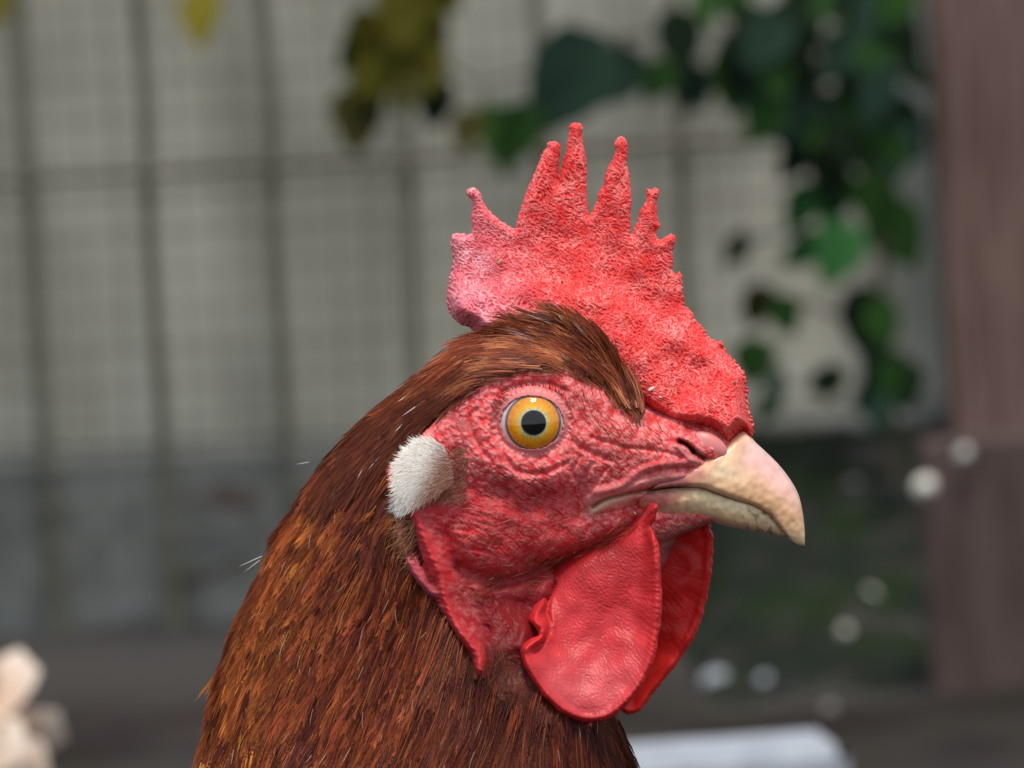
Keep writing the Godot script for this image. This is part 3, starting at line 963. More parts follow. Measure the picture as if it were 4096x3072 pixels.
	for k in 8:
		var q := in_poly(crown)
		hair(head, q.x, q.y, rng.randf_range(12, 26), 0.9, 3, 9, 13, Color(.6, .5, .42), Color(.75, .66, .58), rng.randfn(0, 0.15))
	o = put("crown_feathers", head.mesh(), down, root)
	o.set_meta("kind", "stuff")
	# white tuft over the ear
	var tuft := full([862, 1060, 862, 1005, 885, 972, 912, 950, 942, 948, 966, 966, 980, 1000, 984, 1036, 955, 1060, 925, 1082, 880, 1098, 856, 1092])
	var ear := MB.new()
	var white := matte(0.7, 0.2)
	white.backlight_enabled = true
	white.backlight = Color(0.5, 0.5, 0.5)
	for k in 3600:
		var q := in_poly(tuft)
		var e := (q - Vector2(446, 470)) / Vector2(60, 36)
		var d := (Vector2(-0.85, 0.30) + Vector2(e.x * 0.3, e.y * 0.8)).normalized().rotated(rng.randfn(0, 0.22))
		var tan_ := clampf(ss(424, 452, q.x + (q.y - 465.0) * 0.5) + rng.randfn(0, 0.12), 0, 1)
		var c := Color(0.90, 0.85, 0.77).lerp(Color(0.38, 0.17, 0.11), tan_)
		var dome := 17.0 * sqrt(clampf(1.0 - pow((q.x - 428.0) / 52.0, 2.0) - pow((q.y - 472.0) / 42.0, 2.0), 0, 1))
		if tan_ > 0.6 and rng.randf() < 0.45:
			continue
		hair(ear, q.x, q.y, rng.randf_range(6, 13), rng.randf_range(0.7, 1.2), 2, dome, dome + 3.0, c * 0.85, c, rng.randfn(0, 0.1), 1.0, d)
	for k in 420:
		var q := Vector2(rng.randf_range(436, 470), 0)
		q.y = rng.randf_range(446, 500)
		var c := Color(0.46, 0.24, 0.16).lerp(Color(0.25, 0.09, 0.05), rng.randf())
		hair(ear, q.x, q.y, rng.randf_range(6, 14), rng.randf_range(0.5, 0.9), 2, 5, 10, c * 0.8, c, 0.0, 1.0, Vector2(-0.92, 0.38).rotated(rng.randfn(0, 0.22)))
	for k in 120:
		var q := Vector2(rng.randf_range(396, 420), rng.randf_range(500, 560))
		var c := Color(0.40, 0.24, 0.12).lerp(Color(0.2, 0.07, 0.03), rng.randf())
		hair(ear, q.x, q.y, rng.randf_range(14, 28), 1.0, 3, 2, 8, c * 0.6, c, 0.0, 1.0, Vector2(-.7, .7).rotated(rng.randfn(0, 0.35)))
	o = put("ear_tuft", ear.mesh(), white, root)
	o.set_meta("kind", "stuff")
	# bristles of the bare face
	var br := MB.new()
	var ink := Color(0.07, 0.02, 0.014)
	var brow := full([1180, 800, 1260, 800, 1340, 850, 1400, 900, 1450, 940, 1420, 990, 1330, 980, 1250, 900])
	for k in 130:
		var q := in_poly(brow)
		hair(br, q.x, q.y, rng.randf_range(8, 20), rng.randf_range(0.5, 0.85), 3, 4, 9, ink * 1.6, Color(0.26, 0.08, 0.04), 0.0, 1.0, Vector2(-0.42, -0.9).rotated(rng.randfn(0, 0.22) - ss(560, 660, q.x) * 0.25))
	for k in 40:
		var a := lerpf(-2.6, -0.4, k / 45.0) + rng.randfn(0, 0.03)
		var q := EYE + Vector2(cos(a) * 43, sin(a) * 36)
		hair(br, q.x, q.y, rng.randf_range(4, 8), 0.8, 2, 10, 13, Color(0.05, 0.01, 0.008), ink, 0.0, 1.0, Vector2(cos(a) * 0.6 - 0.5, sin(a)).rotated(rng.randfn(0, 0.25)).normalized())
	var cheek := full([940, 1060, 1100, 1060, 1300, 1080, 1390, 1110, 1300, 1200, 1180, 1260, 1080, 1290, 1000, 1180])
	for k in 150:
		var q := in_poly(cheek)
		var c := Color(0.36, 0.12, 0.06) if rng.randf() < 0.8 else Color(0.6, 0.36, 0.2)
		hair(br, q.x, q.y, rng.randf_range(4, 13), rng.randf_range(0.4, 0.7), 3, 8, 11, c * 0.7, c, 0.0, 1.0, Vector2(-0.9, 0.42).rotated(rng.randfn(0, 0.3)))
	for k in 34:
		var q := Vector2(rng.randf_range(470, 560), 0)
		q.y = 470 + rng.randf_range(0, 40)
		hair(br, q.x, q.y, rng.randf_range(14, 30), 0.7, 3, 8, 12, ink, ink * 1.5, 0.0, 1.0, Vector2(-0.86, -0.45).rotated(rng.randfn(0, 0.15)))
	for k in 64:
		var q := Vector2(rng.randf_range(470, 640), 0)
		q.y = lerpf(582, 528, (q.x - 470) / 170.0) + rng.randfn(0, 9)
		hair(br, q.x, q.y, rng.randf_range(14, 40), 0.7, 3, 3, 10, Color(0.07, 0.02, 0.012), Color(0.24, 0.09, 0.04) if k % 5 else Color(0.36, 0.18, 0.09), 0.0, 1.0, Vector2(-0.86, 0.5).rotated(rng.randfn(0, 0.14)))
	for k in 240:
		var q := Vector2(rng.randf_range(470, 555), rng.randf_range(640, 720))
		if q.x > 512.0 and q.y < 712.0:
			continue
		var c := Color(0.15, 0.055, 0.03).lerp(Color(0.05, 0.014, 0.010), rng.randf())
		hair(br, q.x, q.y, rng.randf_range(10, 30), 0.8, 3, 3, 10, c * 0.6, c, 0.0, 1.0, Vector2(-0.25, 0.97).rotated(rng.randfn(0, 0.3)))
	o = put("face_bristles", br.mesh(), matte(0.6, 0.14), root)
	o.set_meta("kind", "stuff")

func make_legs(root: Node3D) -> void:
	var mat := matte(0.6)
	for side: float in [1.0, -1.0]:
		var mb := MB.new()
		var c := Color(0.55, 0.38, 0.16)
		limb(mb, [Vector3(30, 1650, 120 * side), Vector3(70, 1830, 120 * side), Vector3(30, 1960, 120 * side), Vector3(80, 2110, 120 * side)], [70.0, 34.0, 26.0, 22.0], c)
		for a in [-0.6, 0.0, 0.6]:
			limb(mb, [Vector3(80, 2108, 120 * side), Vector3(80 + cos(a) * 110, 2112, 120 * side + sin(a) * 110), Vector3(80 + cos(a) * 190, 2124, 120 * side + sin(a) * 190)], [20.0, 15.0, 4.0], c)
		limb(mb, [Vector3(80, 2108, 120 * side), Vector3(10, 2118, 120 * side), Vector3(-20, 2126, 120 * side)], [18.0, 12.0, 4.0], c)
		mb.smooth()
		put("leg", mb.mesh(), mat, root)

func limb(mb: MB, pts: Array, radii: Array, col: Color, metres := false) -> void:
	var n := 12
	var first := mb.v.size()
	for k in pts.size():
		var d: Vector3 = (pts[mini(k + 1, pts.size() - 1)] - pts[maxi(k - 1, 0)]).normalized()
		var s := d.cross(Vector3(0.13, 0.21, 0.97)).normalized()
		var t := d.cross(s)
		for i in n:
			var a := TAU * i / n
			var q: Vector3 = pts[k] + (s * cos(a) + t * sin(a)) * radii[k]
			mb.vert(q if metres else P(q.x, q.y, q.z), Vector3.ZERO, col)
	for k in pts.size() - 1:
		for i in n:
			var a := first + k * n + i; var b := first + k * n + (i + 1) % n
			mb.quad(a, a + n, b + n, b)

# ---------------------------------------------------------------- surroundings
func at_z(px: float, py: float, z: float) -> Vector3:
	var d := cam_basis * Vector3((px - 512.0) * S, (384.0 - py) * S, -1.0)
	return cam_pos + d * ((z - cam_pos.z) / d.z)

func grain(seed_: int, c0: Color, c1: Color, scale: Vector3, freq := 0.02, rough := 0.9, oct := 4) -> StandardMaterial3D:
	var t := NoiseTexture2D.new()
	t.width = 256; t.height = 256
	t.seamless = true
	t.noise = noise(seed_, freq, FastNoiseLite.TYPE_SIMPLEX_SMOOTH, oct)
	var g := Gradient.new()
	g.offsets = PackedFloat32Array([0.25, 0.75])
	g.colors = PackedColorArray([c0.linear_to_srgb(), c1.linear_to_srgb()])
	t.color_ramp = g
	var m := StandardMaterial3D.new()
	m.albedo_texture = t
	m.uv1_triplanar = true
	m.uv1_world_triplanar = true
	m.uv1_scale = scale
	m.roughness = rough
	m.metallic_specular = 0.3
	return m

func box(size: Vector3, bevel := 0.002) -> ArrayMesh:
	# a box with chamfered edges, its base centre at the origin
	var mb := MB.new()
	var h := size * 0.5
	for axis in 3:
		for sgn: float in [-1.0, 1.0]:
			var a := (axis + 1) % 3; var b := (axis + 2) % 3
			var ids := []
			for c in [[-1, -1], [1, -1], [1, 1], [-1, 1]]:
				var q := Vector3.ZERO
				q[axis] = h[axis] * sgn
				q[a] = (h[a] - bevel) * c[0]
				q[b] = (h[b] - bevel) * c[1]
				q.y += h.y
				var nn := Vector3.ZERO
				nn[axis] = sgn
				ids.append(mb.vert(q, nn, Color.WHITE))
			if sgn > 0: mb.quad(ids[0], ids[3], ids[2], ids[1])
			else: mb.quad(ids[0], ids[1], ids[2], ids[3])
	for axis in 3:
		var a := (axis + 1) % 3; var b := (axis + 2) % 3
		for sa: float in [-1.0, 1.0]:
			for sb: float in [-1.0, 1.0]:
				var ids := []
				var nn := Vector3.ZERO
				nn[a] = sa; nn[b] = sb
				for e: float in [-1.0, 1.0]:
					for w in 2:
						var q := Vector3.ZERO
						q[axis] = (h[axis] - bevel) * e
						q[a] = (h[a] - (bevel if w == 0 else 0.0)) * sa
						q[b] = (h[b] - (0.0 if w == 0 else bevel)) * sb
						q.y += h.y
						ids.append(mb.vert(q, nn.normalized(), Color.WHITE))
				if sa * sb > 0: mb.quad(ids[0], ids[1], ids[3], ids[2])
				else: mb.quad(ids[0], ids[2], ids[3], ids[1])
	return mb.mesh()

func bank_y(x: float, z: float) -> float:
	var side := ss(bank_x, bank_x + 0.06, x)
	var up := 1.0 - ss(-2.46, -1.95, z)
	return side * up * bank_top + nz_fine.get_noise_2d(x * 120.0, z * 120.0) * 0.006 * side * ss(-1.8, -2.0, z)

var bank_x := 0.0
var bank_top := 0.0

func on_bank(px: float, py: float) -> Vector3:
	var d := (cam_basis * Vector3((px - 512.0) * S, (384.0 - py) * S, -1.0)).normalized()
	var t := 2.0
	while t < 5.0:
		var q := cam_pos + d * t
		if q.y <= bank_y(q.x, q.z) or q.z < -2.45:
			return q
		t += 0.004
	return cam_pos + d * 3.4

func leaf_mesh(length: float, wide: float, fold: float, curl: float) -> ArrayMesh:
	var mb := MB.new()
	var n := 9
	for k in n + 1:
		var t := float(k) / n
		var hw := wide * 0.5 * pow(maxf(sin(PI * pow(t, 0.62)), 0.0), 0.75) * (1.0 if t < 0.5 else 1.0 - 0.15 * (t - 0.5))
		for j in 7:
			var x := (j - 3) / 3.0
			var z := fold * absf(x) * hw - curl * length * t * t + 0.05 * length * sin(x * 5.0 + t * 7.0) * 0.3
			var back := 0.10 * length * (1.0 - t) * absf(x) if t < 0.2 else 0.0
			mb.vert(Vector3(x * hw, -t * length + back, z), Vector3.ZERO, Color.WHITE.darkened(0.12 if j == 3 else 0.0))
	for k in n:
		for j in 6:
			var a := k * 7 + j
			mb.quad(a, a + 1, a + 8, a + 7)
	mb.smooth()
	return mb.mesh()

func tube(mb: MB, pts: Array, radius: float) -> void:
	var radii := []
	for k in pts.size():
		radii.append(lerpf(radius, radius * 0.5, float(k) / (pts.size() - 1)))
	limb(mb, pts, radii, Color.WHITE, true)

func build_fence() -> void:
	var z := -2.5
	var y0 := at_z(400, 434, z).y
	single("garden_wall", box(Vector3(6.0, 1.0, 0.05), 0.004), grain(100, Color(0.33, 0.322, 0.268), Color(0.46, 0.45, 0.385), Vector3(1.6, 1.1, 1.6), 0.012, 0.95, 3), "pale grey rendered wall behind the hen and the wire fence", "wall", Vector3(0.1, y0, z - 0.025))
	# thin poles and welded wire stretched between them
	var zf := -2.432
	var fence := thing("wire_fence", "wire fence of thin dark poles and fine welded mesh in front of the pale wall", "fence", Vector3(0, 0, zf))
	var cane := grain(110, Color(0.115, 0.112, 0.078), Color(0.17, 0.165, 0.125), Vector3(5, 2, 5))
	for x in [-720.0, -592.0, -466.0, -340.0, -214.0, -92.0, 33.0, 150.0, 275.0, 411.0, 546.0, 684.0]:
		var mb := MB.new()
		var a := at_z(x, 220, zf)
		var pts := []
		var radii := []
		for k in 9:
			pts.append(Vector3(a.x + rng.randfn(0, 0.0015), lerpf(-0.02, 0.75, k / 8.0), rng.randfn(0, 0.0015)))
			radii.append(0.0050 * rng.randf_range(0.85, 1.1) * (1.5 if k == 0 else 1.0))
		limb(mb, pts, radii, Color.WHITE, true)
		mb.smooth()
		put("pole", mb.mesh(), cane, fence)
	var wire := MB.new()
	var x0 := at_z(-720, 220, zf).x
	var x1 := at_z(800, 220, zf).x
	var k := 0.0
	while x0 + k < x1:
		var r := rng.randf_range(0.0005, 0.0009)
		limb(wire, [Vector3(x0 + k, 0.03, 0.007), Vector3(x0 + k + 0.002, 0.30, 0.007), Vector3(x0 + k, 0.60, 0.007)], [r, r, r], Color.WHITE, true)
		k += 0.0215 + rng.randf_range(-0.002, 0.002)
	k = 0.04
	while k < 0.6:
		var r := rng.randf_range(0.0005, 0.0011)
		limb(wire, [Vector3(x0, k, 0.0092), Vector3((x0 + x1) * 0.5, k - 0.002, 0.0092), Vector3(x1, k, 0.0092)], [r, r, r], Color.WHITE, true)
		k += 0.0262
	wire.smooth()
	var steel := StandardMaterial3D.new()
	steel.albedo_color = Color(0.36, 0.35, 0.30)
	steel.roughness = 0.6
	var o := put("wire_mesh", wire.mesh(), steel, fence)
	o.set_meta("kind", "stuff")
	var rail := MB.new()
	limb(rail, [Vector3(at_z(-720, 220, zf).x, at_z(0, 182, zf).y, 0.013), Vector3(x1 + 0.12, at_z(760, 136, zf).y, 0.013)], [0.0022, 0.0045], Color.WHITE, true)
	rail.smooth()
	put("top_wire", rail.mesh(), grain(111, Color(0.10, 0.095, 0.075), Color(0.15, 0.14, 0.11), Vector3(9, 9, 9)), fence)
	# concrete footing
	var foot := single("concrete_footing", box(Vector3(6.0, y0 + 0.1, 0.08), 0.004), grain(112, Color(0.150, 0.153, 0.142), Color(0.215, 0.218, 0.205), Vector3(4, 4, 4)), "low dark grey concrete footing under the pale wall", "footing", Vector3(0.1, -0.1, z + 0.012))
	foot.position.z = z + 0.01

func build_ground() -> void:
	var mb := MB.new()
	var far := 40.0
	# one sheet: finely divided near the hen, coarse out to the horizon
	var xs := PackedFloat32Array([-far, -12, -4])
	var zs := PackedFloat32Array([-far, -12, -4])
	var t := -1.2
	while t < 1.25:
		xs.append(t); t += 0.018
	t = -2.6
	while t < -0.2:
		zs.append(t); t += 0.018
	for q in [2.0, 5.0, 14.0, far]: xs.append(q)
	for q in [0.5, 2.0, 6.0, 14.0, far]: zs.append(q)
	var lumps := noise(120, 14.0, FastNoiseLite.TYPE_SIMPLEX_SMOOTH, 3)
	var tone := noise(121, 4.0, FastNoiseLite.TYPE_SIMPLEX_SMOOTH, 3)
	for z in zs:
		for x in xs:
			var n := tone.get_noise_2d(x, z)
			var c := Color(0.021, 0.017, 0.015).lerp(Color(0.042, 0.037, 0.034), clampf(0.5 + n * 1.4, 0, 1))
			c = c.lerp(Color(0.060, 0.056, 0.054), (1.0 - ss(-2.35, -1.95, z)) * 0.8)
			mb.vert(Vector3(x, lumps.get_noise_2d(x, z) * 0.006, z), Vector3.ZERO, c)
	var w := xs.size()
	for j in zs.size() - 1:
		for i in w - 1:
			var a := j * w + i
			mb.quad(a, a + 1, a + w + 1, a + w)
	mb.smooth()
	var g := put("ground", mb.mesh(), matte(0.95, 0.2), self)
	g.set_meta("kind", "structure")
	g.set_meta("label", "dark bare earth in front of the fence")
	# mossy bank in the right half
	bank_x = at_z(640, 500, -2.4).x
	bank_top = at_z(860, 437, -2.45).y + 0.004
	mb = MB.new()
	var moss := noise(122, 9.0, FastNoiseLite.TYPE_SIMPLEX_SMOOTH, 3)
	var nx := 80; var nz := 50
	for j in nz + 1:
		for i in nx + 1:
			var x := bank_x - 0.02 + 0.75 * i / nx
			var z := lerpf(-2.448, -1.88, float(j) / nz)
			var n := moss.get_noise_2d(x, z)
			var c := Color(0.015, 0.016, 0.013).lerp(Color(0.014, 0.022, 0.011), clampf(0.5 + n * 2.2, 0, 1))
			c = c.lerp(Color(0.042, 0.040, 0.037), clampf(moss.get_noise_2d(x * 2.0 + 7.0, z * 2.0) * 1.8 - 0.15, 0, 1))
			mb.vert(Vector3(x, bank_y(x, z) + 0.004 - 0.02 * ss(-1.95, -1.88, z) - 0.02 * (1.0 - ss(bank_x, bank_x + 0.03, x)), z), Vector3.ZERO, c)
	for j in nz:
		for i in nx:
			var a := j * (nx + 1) + i
			mb.quad(a, a + 1, a + nx + 2, a + nx + 1)
	mb.smooth()
	g = put("mossy_bank", mb.mesh(), matte(0.95, 0.2), self)
	g.set_meta("kind", "structure")
	g.set_meta("label", "dark earth bank grown with moss at the foot of the fence")

func build_posts() -> void:
	var z := -2.38
	var a := at_z(938, 200, z); var b := at_z(1060, 200, z)
	var wood := grain(130, Color(0.100, 0.060, 0.050), Color(0.180, 0.118, 0.100), Vector3(26, 1.6, 26), 0.02)
	single("wooden_post", box(Vector3(b.x - a.x, 1.15, 0.05), 0.004), wood, "mauve brown wooden post with upright grain at the right edge, beside the vine", "post", Vector3((a.x + b.x) * 0.5, -0.05, z))
	a = at_z(926, 600, -1.93); b = at_z(1090, 600, -1.93)
	var top := at_z(980, 436, -1.93).y
	single("brown_board", box(Vector3(b.x - a.x, top + 0.05, 0.025), 0.003), grain(132, Color(0.060, 0.040, 0.036), Color(0.090, 0.062, 0.056), Vector3(8, 2, 8)), "dark maroon brown board standing at the foot of the wooden post", "board", Vector3((a.x + b.x) * 0.5, -0.05, -1.93))

func build_vine() -> void:
	var z := -2.3
	var vine := thing("climbing_vine", "climbing vine with green and yellowing heart shaped leaves over the wire fence", "vine", Vector3(at_z(900, 600, z).x, 0, z + 0.02))
	var tones := [Color(0.105, 0.098, 0.014), Color(0.060, 0.056, 0.016), Color(0.024, 0.050, 0.034), Color(0.034, 0.088, 0.020), Color(0.034, 0.125, 0.036), Color(0.26, 0.22, 0.03), Color(0.014, 0.026, 0.013)]
	var mats := []
	for c in tones:
		var m := matte(0.7, 0.12)
		m.albedo_color = (c * 0.68).linear_to_srgb()
		m.backlight_enabled = true
		m.backlight = Color(0.25, 0.25, 0.2)
		mats.append(m)
	var shapes := []
	for k in 5:
		shapes.append(leaf_mesh(1.0, lerpf(0.62, 0.9, k / 4.0), rng.randf_range(0.1, 0.35), rng.randf_range(0.02, 0.25)))
	# x, y, length, turn in degrees, tone, in picture units of the fence's plane
	var rows := [
		[203, -8, 52, 8, 5], [2, -10, 40, 20, 5], [410, -30, 80, 14, 0], [398, 22, 52, -58, 0], [430, 10, 66, 25, 1], [358, 92, 60, 6, 1], [438, 80, 48, 10, 6], [418, 78, 40, 40, 1],
		[490, 108, 70, -12, 3], [526, 106, 66, 24, 3], [470, 112, 44, 10, 1], [596, 42, 100, 38, 2], [640, 62, 74, 62, 2], [690, 64, 46, 10, 6], [736, 46, 66, 5, 3], [760, 40, 62, -20, 3], [706, -20, 50, 0, 3], [745, -25, 46, 30, 3],
		[780, 20, 60, 40, 2], [800, 60, 56, 10, 6], [745, 236, 36, 40, 6], [760, 286, 42, 10, 1], [775, 300, 40, -30, 3], [838, 168, 62, 14, 4], [812, 186, 50, 30, 4], [868, 176, 60, -16, 3], [846, 226, 62, 24, 4], [880, 206, 66, -28, 3],
		[820, 240, 44, 60, 4], [864, 290, 60, 6, 6], [878, 300, 46, -10, 3], [756, 340, 46, 10, 3], [776, 372, 34, 0, 2], [832, 366, 36, 8, 3], [830, 372, 30, 50, 6], [880, 340, 46, 20, 2], [888, 360, 46, -10, 3], [868, 384, 36, 0, 2], [770, 395, 30, 20, 3], [880, 396, 36, 10, 2]]
	for k in 40:
		rows.append([rng.randf_range(795, 905), rng.randf_range(-30, 150), rng.randf_range(38, 64), rng.randf_range(-40, 40), [2, 6, 3, 2, 3, 6][rng.randi() % 6]])
	for k in 70:
		rows.append([rng.randf_range(-140, 330), rng.randf_range(-330, -95), rng.randf_range(50, 80), rng.randf_range(-40, 40), rng.randi() % 5])
	for k in 16:
		rows.append([rng.randf_range(640, 810), rng.randf_range(0, 100), rng.randf_range(36, 60), rng.randf_range(-60, 60), [2, 6, 3, 2][rng.randi() % 4]])
	for k in 16:
		rows.append([rng.randf_range(356, 440), rng.randf_range(-20, 80), rng.randf_range(36, 56), rng.randf_range(-60, 60), [0, 1, 0, 3][rng.randi() % 4]])
	for k in 4:
		rows.append([rng.randf_range(850, 900), rng.randf_range(130, 400), rng.randf_range(36, 60), rng.randf_range(-30, 30), [2, 3, 6, 4][rng.randi() % 4]])
	for r in rows:
		var zz := z + rng.randf_range(-0.04, 0.10)
		var m := put("leaf", shapes[rng.randi() % 5], mats[r[4]], vine)
		m.position = at_z(r[0], r[1], zz) - vine.position
		m.basis = (Basis(Vector3(0, 0, 1), deg_to_rad(-r[3])) * Basis(Vector3(1, 0, 0), rng.randf_range(-0.5, 0.15)) * Basis(Vector3(0, 1, 0), rng.randf_range(-0.5, 0.5))).scaled(Vector3.ONE * r[2] * (1.1 if r[1] > -40 else 1.0) * S * (1.0 - zz))
	var bark := grain(140, Color(0.035, 0.028, 0.018), Color(0.075, 0.06, 0.04), Vector3(8, 8, 8))
	var lines := [[[905, 610], [893, 430], [880, 300], [895, 160], [880, 40], [890, -60]], [[880, 300], [862, 380], [850, 420]], [[895, 160], [820, 60], [740, 30], [640, 35], [590, 40]], [[640, 35], [540, 70], [480, 85], [430, 60], [405, -20]],
		[[430, 60], [402, 84], [372, 90]], [[880, 240], [810, 230], [750, 240]], [[870, 330], [800, 300], [765, 290]], [[405, -20], [300, -34], [205, -10]]]
	for l in lines:
		var mb := MB.new()
		var pts := []
		for q in l:
			pts.append(at_z(q[0], q[1], z) - vine.position)
		tube(mb, pts, 0.004 if l.size() > 5 else 0.0018)
		mb.smooth()
		put("stem", mb.mesh(), bark, vine)

func build_litter() -> void:
	# fallen petals on the bank and the earth
	var pm := matte(0.7, 0.3)
	var spots := [[963, 454, 26, "oval white petal high on the bank, touching the brown board"], [924, 486, 34, "largest and brightest white petal on the right of the mossy bank"], [854, 487, 20, "dim greyish petal on the bank level with the hen's eye, left of the brightest petal"],
		[871, 598, 25, "round white petal halfway down the mossy bank, upper one of a close pair"], [846, 636, 26, "round white petal halfway down the mossy bank, lower one of a close pair"], [716, 684, 34, "long smeared white petal just right of the far wattle's tip"], [764, 686, 30, "bluish white petal right of the long smeared petal"],
		[829, 712, 24, "pale petal just above the far corner of the white slab"], [963, 736, 24, "pale petal low at the right near the brown board"], [992, 742, 28, "pale petal in the lower right corner"]]
	for k in spots.size():
		var r: Array = spots[k]
		var q := on_bank(r[0], r[1])
		if r[0] > 915:
			q = at_z(r[0], r[1], -1.914)
		var mb := MB.new()
		var rad: float = r[2] * 0.5 * S * (1.0 - q.z) * 0.72
		var c := Color(0.44, 0.42, 0.38) if k != 2 and k < 7 else Color(0.22, 0.21, 0.19)
		if k == 1: c = Color(0.66, 0.63, 0.55)
		if k == 5 or k == 6: c = Color(0.30, 0.315, 0.35)
		for ring in 5:
			for i in 16:
				var a := TAU * i / 16
				var rr := rad * ring / 4.0 * (1.0 + 0.12 * sin(a * 2.0 + k))
				mb.vert(Vector3(cos(a) * rr * (1.35 if k == 5 else 0.85), sin(a) * rr, 0.010 - 0.006 * pow(ring / 4.0, 2.0)), Vector3.ZERO, c)
		for ring in 4:
			for i in 16:
				var a := ring * 16 + i; var b := ring * 16 + (i + 1) % 16
				mb.quad(a, a + 16, b + 16, b)
		mb.smooth()
		var m := single("petal", mb.mesh(), pm, r[3], "petal", q, "fallen white petals")
		m.basis = Basis(Vector3(1, 0, 0), -0.5 if r[0] <= 915 else 0.0)
	# white slab at the lower edge
	var corner := at_z(826, 727, -1.3)
	var slab := single("white_slab", box(Vector3(0.26, corner.y, 0.06), 0.006), grain(150, Color(0.27, 0.285, 0.32), Color(0.34, 0.36, 0.395), Vector3(6, 6, 6)), "pale grey white slab on the earth right of the hen's neck", "slab", Vector3.ZERO)
	slab.rotation.y = 0.12
	slab.position = Vector3(corner.x, 0, corner.z) - slab.basis * Vector3(0.13, 0, -0.03)
	# a dead leaf and a twig against the footing
	var dead := matte(0.8)
	dead.albedo_color = Color(0.085, 0.05, 0.045).linear_to_srgb()
	var q := at_z(210, 494, -2.44)
	var lf := single("dead_leaf", leaf_mesh(0.036, 0.016, 0.2, 0.1), dead, "brown withered leaf stuck to the concrete footing left of the hen", "leaf", q)
	lf.rotation_degrees = Vector3(0, 0, 78)
	var mb := MB.new()
	var twig := [[168, 570], [190, 582], [215, 572], [250, 556]]
	var pts := []
	for t in twig:
		pts.append(at_z(t[0], t[1], -2.43) - at_z(168, 570, -2.43))
	tube(mb, pts, 0.004)
	mb.smooth()
	single("twig", mb.mesh(), grain(151, Color(0.03, 0.027, 0.022), Color(0.06, 0.055, 0.045), Vector3(8, 8, 8)), "dark bent twig leaning against the concrete footing left of the hen", "twig", at_z(168, 570, -2.43))

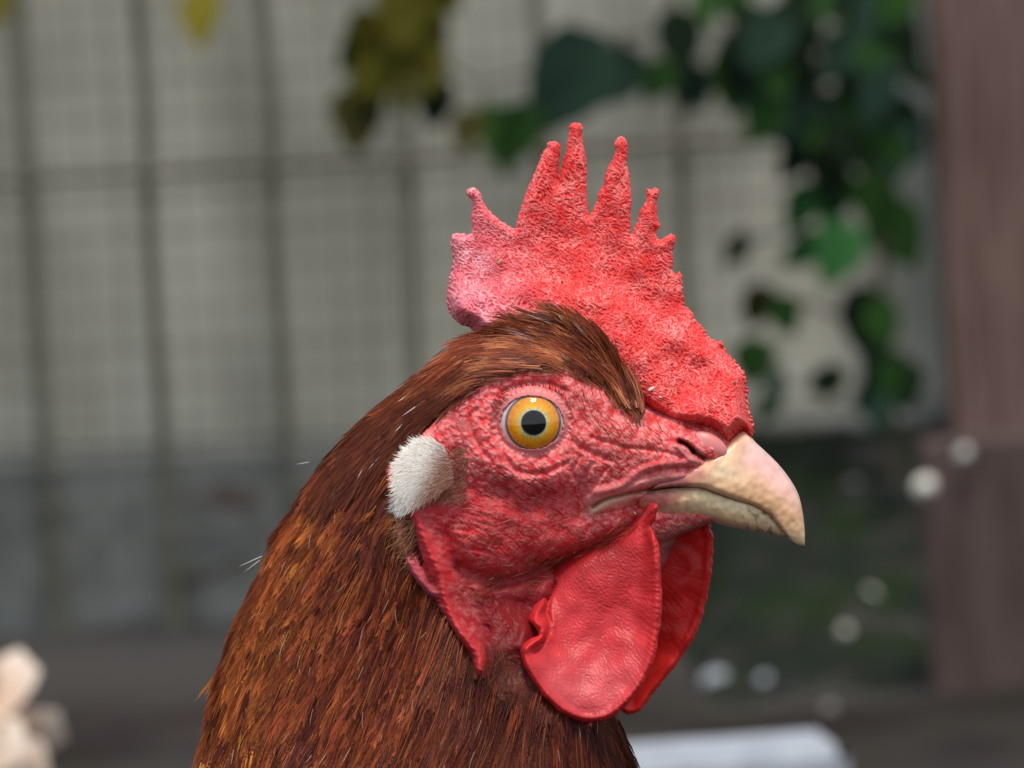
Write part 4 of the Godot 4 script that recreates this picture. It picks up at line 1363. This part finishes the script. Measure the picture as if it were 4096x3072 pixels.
func build_buff_hen() -> void:
	var z := -1.2
	var base := at_z(-272, 806, z)
	var hen := thing("hen", "pale buff hen resting at the lower left edge, only its fluffy tail in view", "hen", Vector3(base.x, 0, z))
	var k := S * (1.0 - z)
	var mb := MB.new()
	var y := base.y
	limb(mb, [Vector3(0.115, y + 0.0, 0), Vector3(0.09, y - 0.005, 0), Vector3(0.03, y - 0.01, 0), Vector3(-0.05, y - 0.01, 0), Vector3(-0.10, y + 0.012, 0), Vector3(-0.130, y + 0.035, 0), Vector3(-0.150, y + 0.06, 0), Vector3(-0.172, y + 0.066, 0), Vector3(-0.20, y + 0.058, 0)],
		[0.01, 0.045, 0.078, 0.085, 0.06, 0.036, 0.026, 0.02, 0.003], Color(0.60, 0.42, 0.30), true)
	mb.smooth()
	var mat := matte(0.8, 0.3)
	put("body", mb.mesh(), mat, hen)
	for n in 46:
		var f := MB.new()
		var len := rng.randf_range(0.030, 0.045)
		var c := Color(0.58, 0.38, 0.26).lerp(Color(0.70, 0.52, 0.40), rng.randf())
		for i in 7:
			var t := i / 6.0
			var hw := 0.013 * sqrt(maxf(1.0 - pow((t - 0.55) / 0.56, 2.0), 0.0))
			for j in 5:
				var x := (j - 2) / 2.0
				f.vert(Vector3(t * len, x * hw, 0.0012 * (1.0 - x * x)), Vector3.ZERO, c.lerp(Color(0.72, 0.60, 0.50), ss(0.6, 1.0, t)))
		for i in 6:
			for j in 4:
				var a := i * 5 + j
				f.quad(a, a + 1, a + 6, a + 5)
		f.smooth()
		var row := n / 9
		var o := put("tail_feather", f.mesh(), mat, hen)
		var an := lerpf(-1.0, 1.1, (n % 9 + 0.5 * (row % 2)) / 8.5)
		o.basis = Basis(Vector3(0, 0, 1), an * 0.8) * Basis(Vector3(1, 0, 0), rng.randf_range(-0.7, 0.7)) * Basis(Vector3(0, 0, 1), rng.randf_range(-0.3, 0.3))
		o.position = Vector3(0.112 - row * 0.016 - 0.02 * (1.0 - cos(an)), y + sin(an) * 0.046, 0.012 + row * 0.010 + rng.randf() * 0.004)
	# soft feathers over its back and flank
	var fluff := MB.new()
	for n in 900:
		var t := rng.randf_range(-0.10, 0.10)
		var a := rng.randf_range(-1.2, 2.6)
		var r := 0.083 * sqrt(maxf(1.0 - pow((t + 0.01) / 0.135, 2.0), 0.05)) + 0.001
		var p := Vector3(t, y - 0.008 + r * sin(a), r * cos(a))
		var nn := Vector3(0.25, sin(a), cos(a)).normalized()
		var d := Vector3(1, -0.15 * sin(a), 0.05).slide(nn).normalized()
		var sd := d.cross(nn)
		var c := Color(0.52, 0.33, 0.21).lerp(Color(0.66, 0.52, 0.40), rng.randf())
		var len := rng.randf_range(0.022, 0.034)
		var b := fluff.v.size()
		for i in 4:
			var hw: float = [0.003, 0.0075, 0.0065, 0.001][i]
			var q := p + d * len * i / 3.0 + nn * 0.004 * i / 3.0
			fluff.vert(q + sd * hw, (nn + sd * 0.3).normalized(), c)
			fluff.vert(q - sd * hw, (nn - sd * 0.3).normalized(), c)
		for i in 3:
			fluff.quad(b + i * 2, b + i * 2 + 1, b + i * 2 + 3, b + i * 2 + 2)
	put("back_feathers", fluff.mesh(), mat, hen).set_meta("kind", "stuff")
	for s: float in [-1.0, 1.0]:
		var l := MB.new()
		limb(l, [Vector3(-0.03, 0.07, 0.03 * s), Vector3(-0.03, 0.01, 0.03 * s), Vector3(-0.06, 0.005, 0.03 * s)], [0.012, 0.007, 0.003], Color(0.5, 0.38, 0.2), true)
		l.smooth()
		put("leg", l.mesh(), mat, hen)

func _ready() -> void:
	rng.seed = 20240611
	# ---- camera
	cam_basis = Basis(Vector3(1, 0, 0), deg_to_rad(-4.4)) * Basis(Vector3(0, 0, 1), deg_to_rad(-3.2))
	var cam := Camera3D.new()
	cam.name = "camera"
	cam.near = 0.05
	cam.far = 200.0
	cam.basis = cam_basis
	cam.position = cam_pos
	cam.fov = rad_to_deg(2.0 * atan(384.0 * S))
	var lens := CameraAttributesPhysical.new()
	lens.frustum_focal_length = 12.0 / (384.0 * S)
	lens.frustum_focus_distance = 0.988
	lens.frustum_far = 200.0
	lens.frustum_near = 0.05
	lens.exposure_aperture = lens.frustum_focal_length / 8.0
	cam.attributes = lens
	add_child(cam)
	cam.make_current()
	# ---- sky, sun, exposure
	var env := Environment.new()
	env.background_mode = Environment.BG_SKY
	var sm := ProceduralSkyMaterial.new()
	sm.sky_top_color = Color(0.80, 0.85, 0.92)
	sm.sky_horizon_color = Color(0.86, 0.88, 0.90)
	sm.sky_curve = 0.2
	sm.ground_bottom_color = Color(0.16, 0.15, 0.13)
	sm.ground_horizon_color = Color(0.30, 0.29, 0.27)
	sm.sky_energy_multiplier = 0.85
	var sky := Sky.new()
	sky.sky_material = sm
	env.sky = sky
	env.tonemap_mode = Environment.TONE_MAPPER_LINEAR
	env.tonemap_exposure = 2.0
	env.sdfgi_enabled = true
	env.ssao_enabled = true
	env.ssil_enabled = true
	var we := WorldEnvironment.new()
	we.name = "world_environment"
	we.environment = env
	add_child(we)
	var sun := DirectionalLight3D.new()
	sun.name = "sun"
	sun.light_energy = 0.5
	sun.light_angular_distance = 12.0
	sun.light_color = Color(1.0, 0.97, 0.92)
	sun.shadow_enabled = true
	add_child(sun)
	sun.look_at_from_position(Vector3.ZERO, -Vector3(0.10, 0.88, 0.34), Vector3.UP)
	# ---- large structure, then objects
	nz_fine = noise(9, 0.33)
	build_ground()
	build_fence()
	build_posts()
	build_vine()
	build_hen()
	build_buff_hen()
	build_litter()
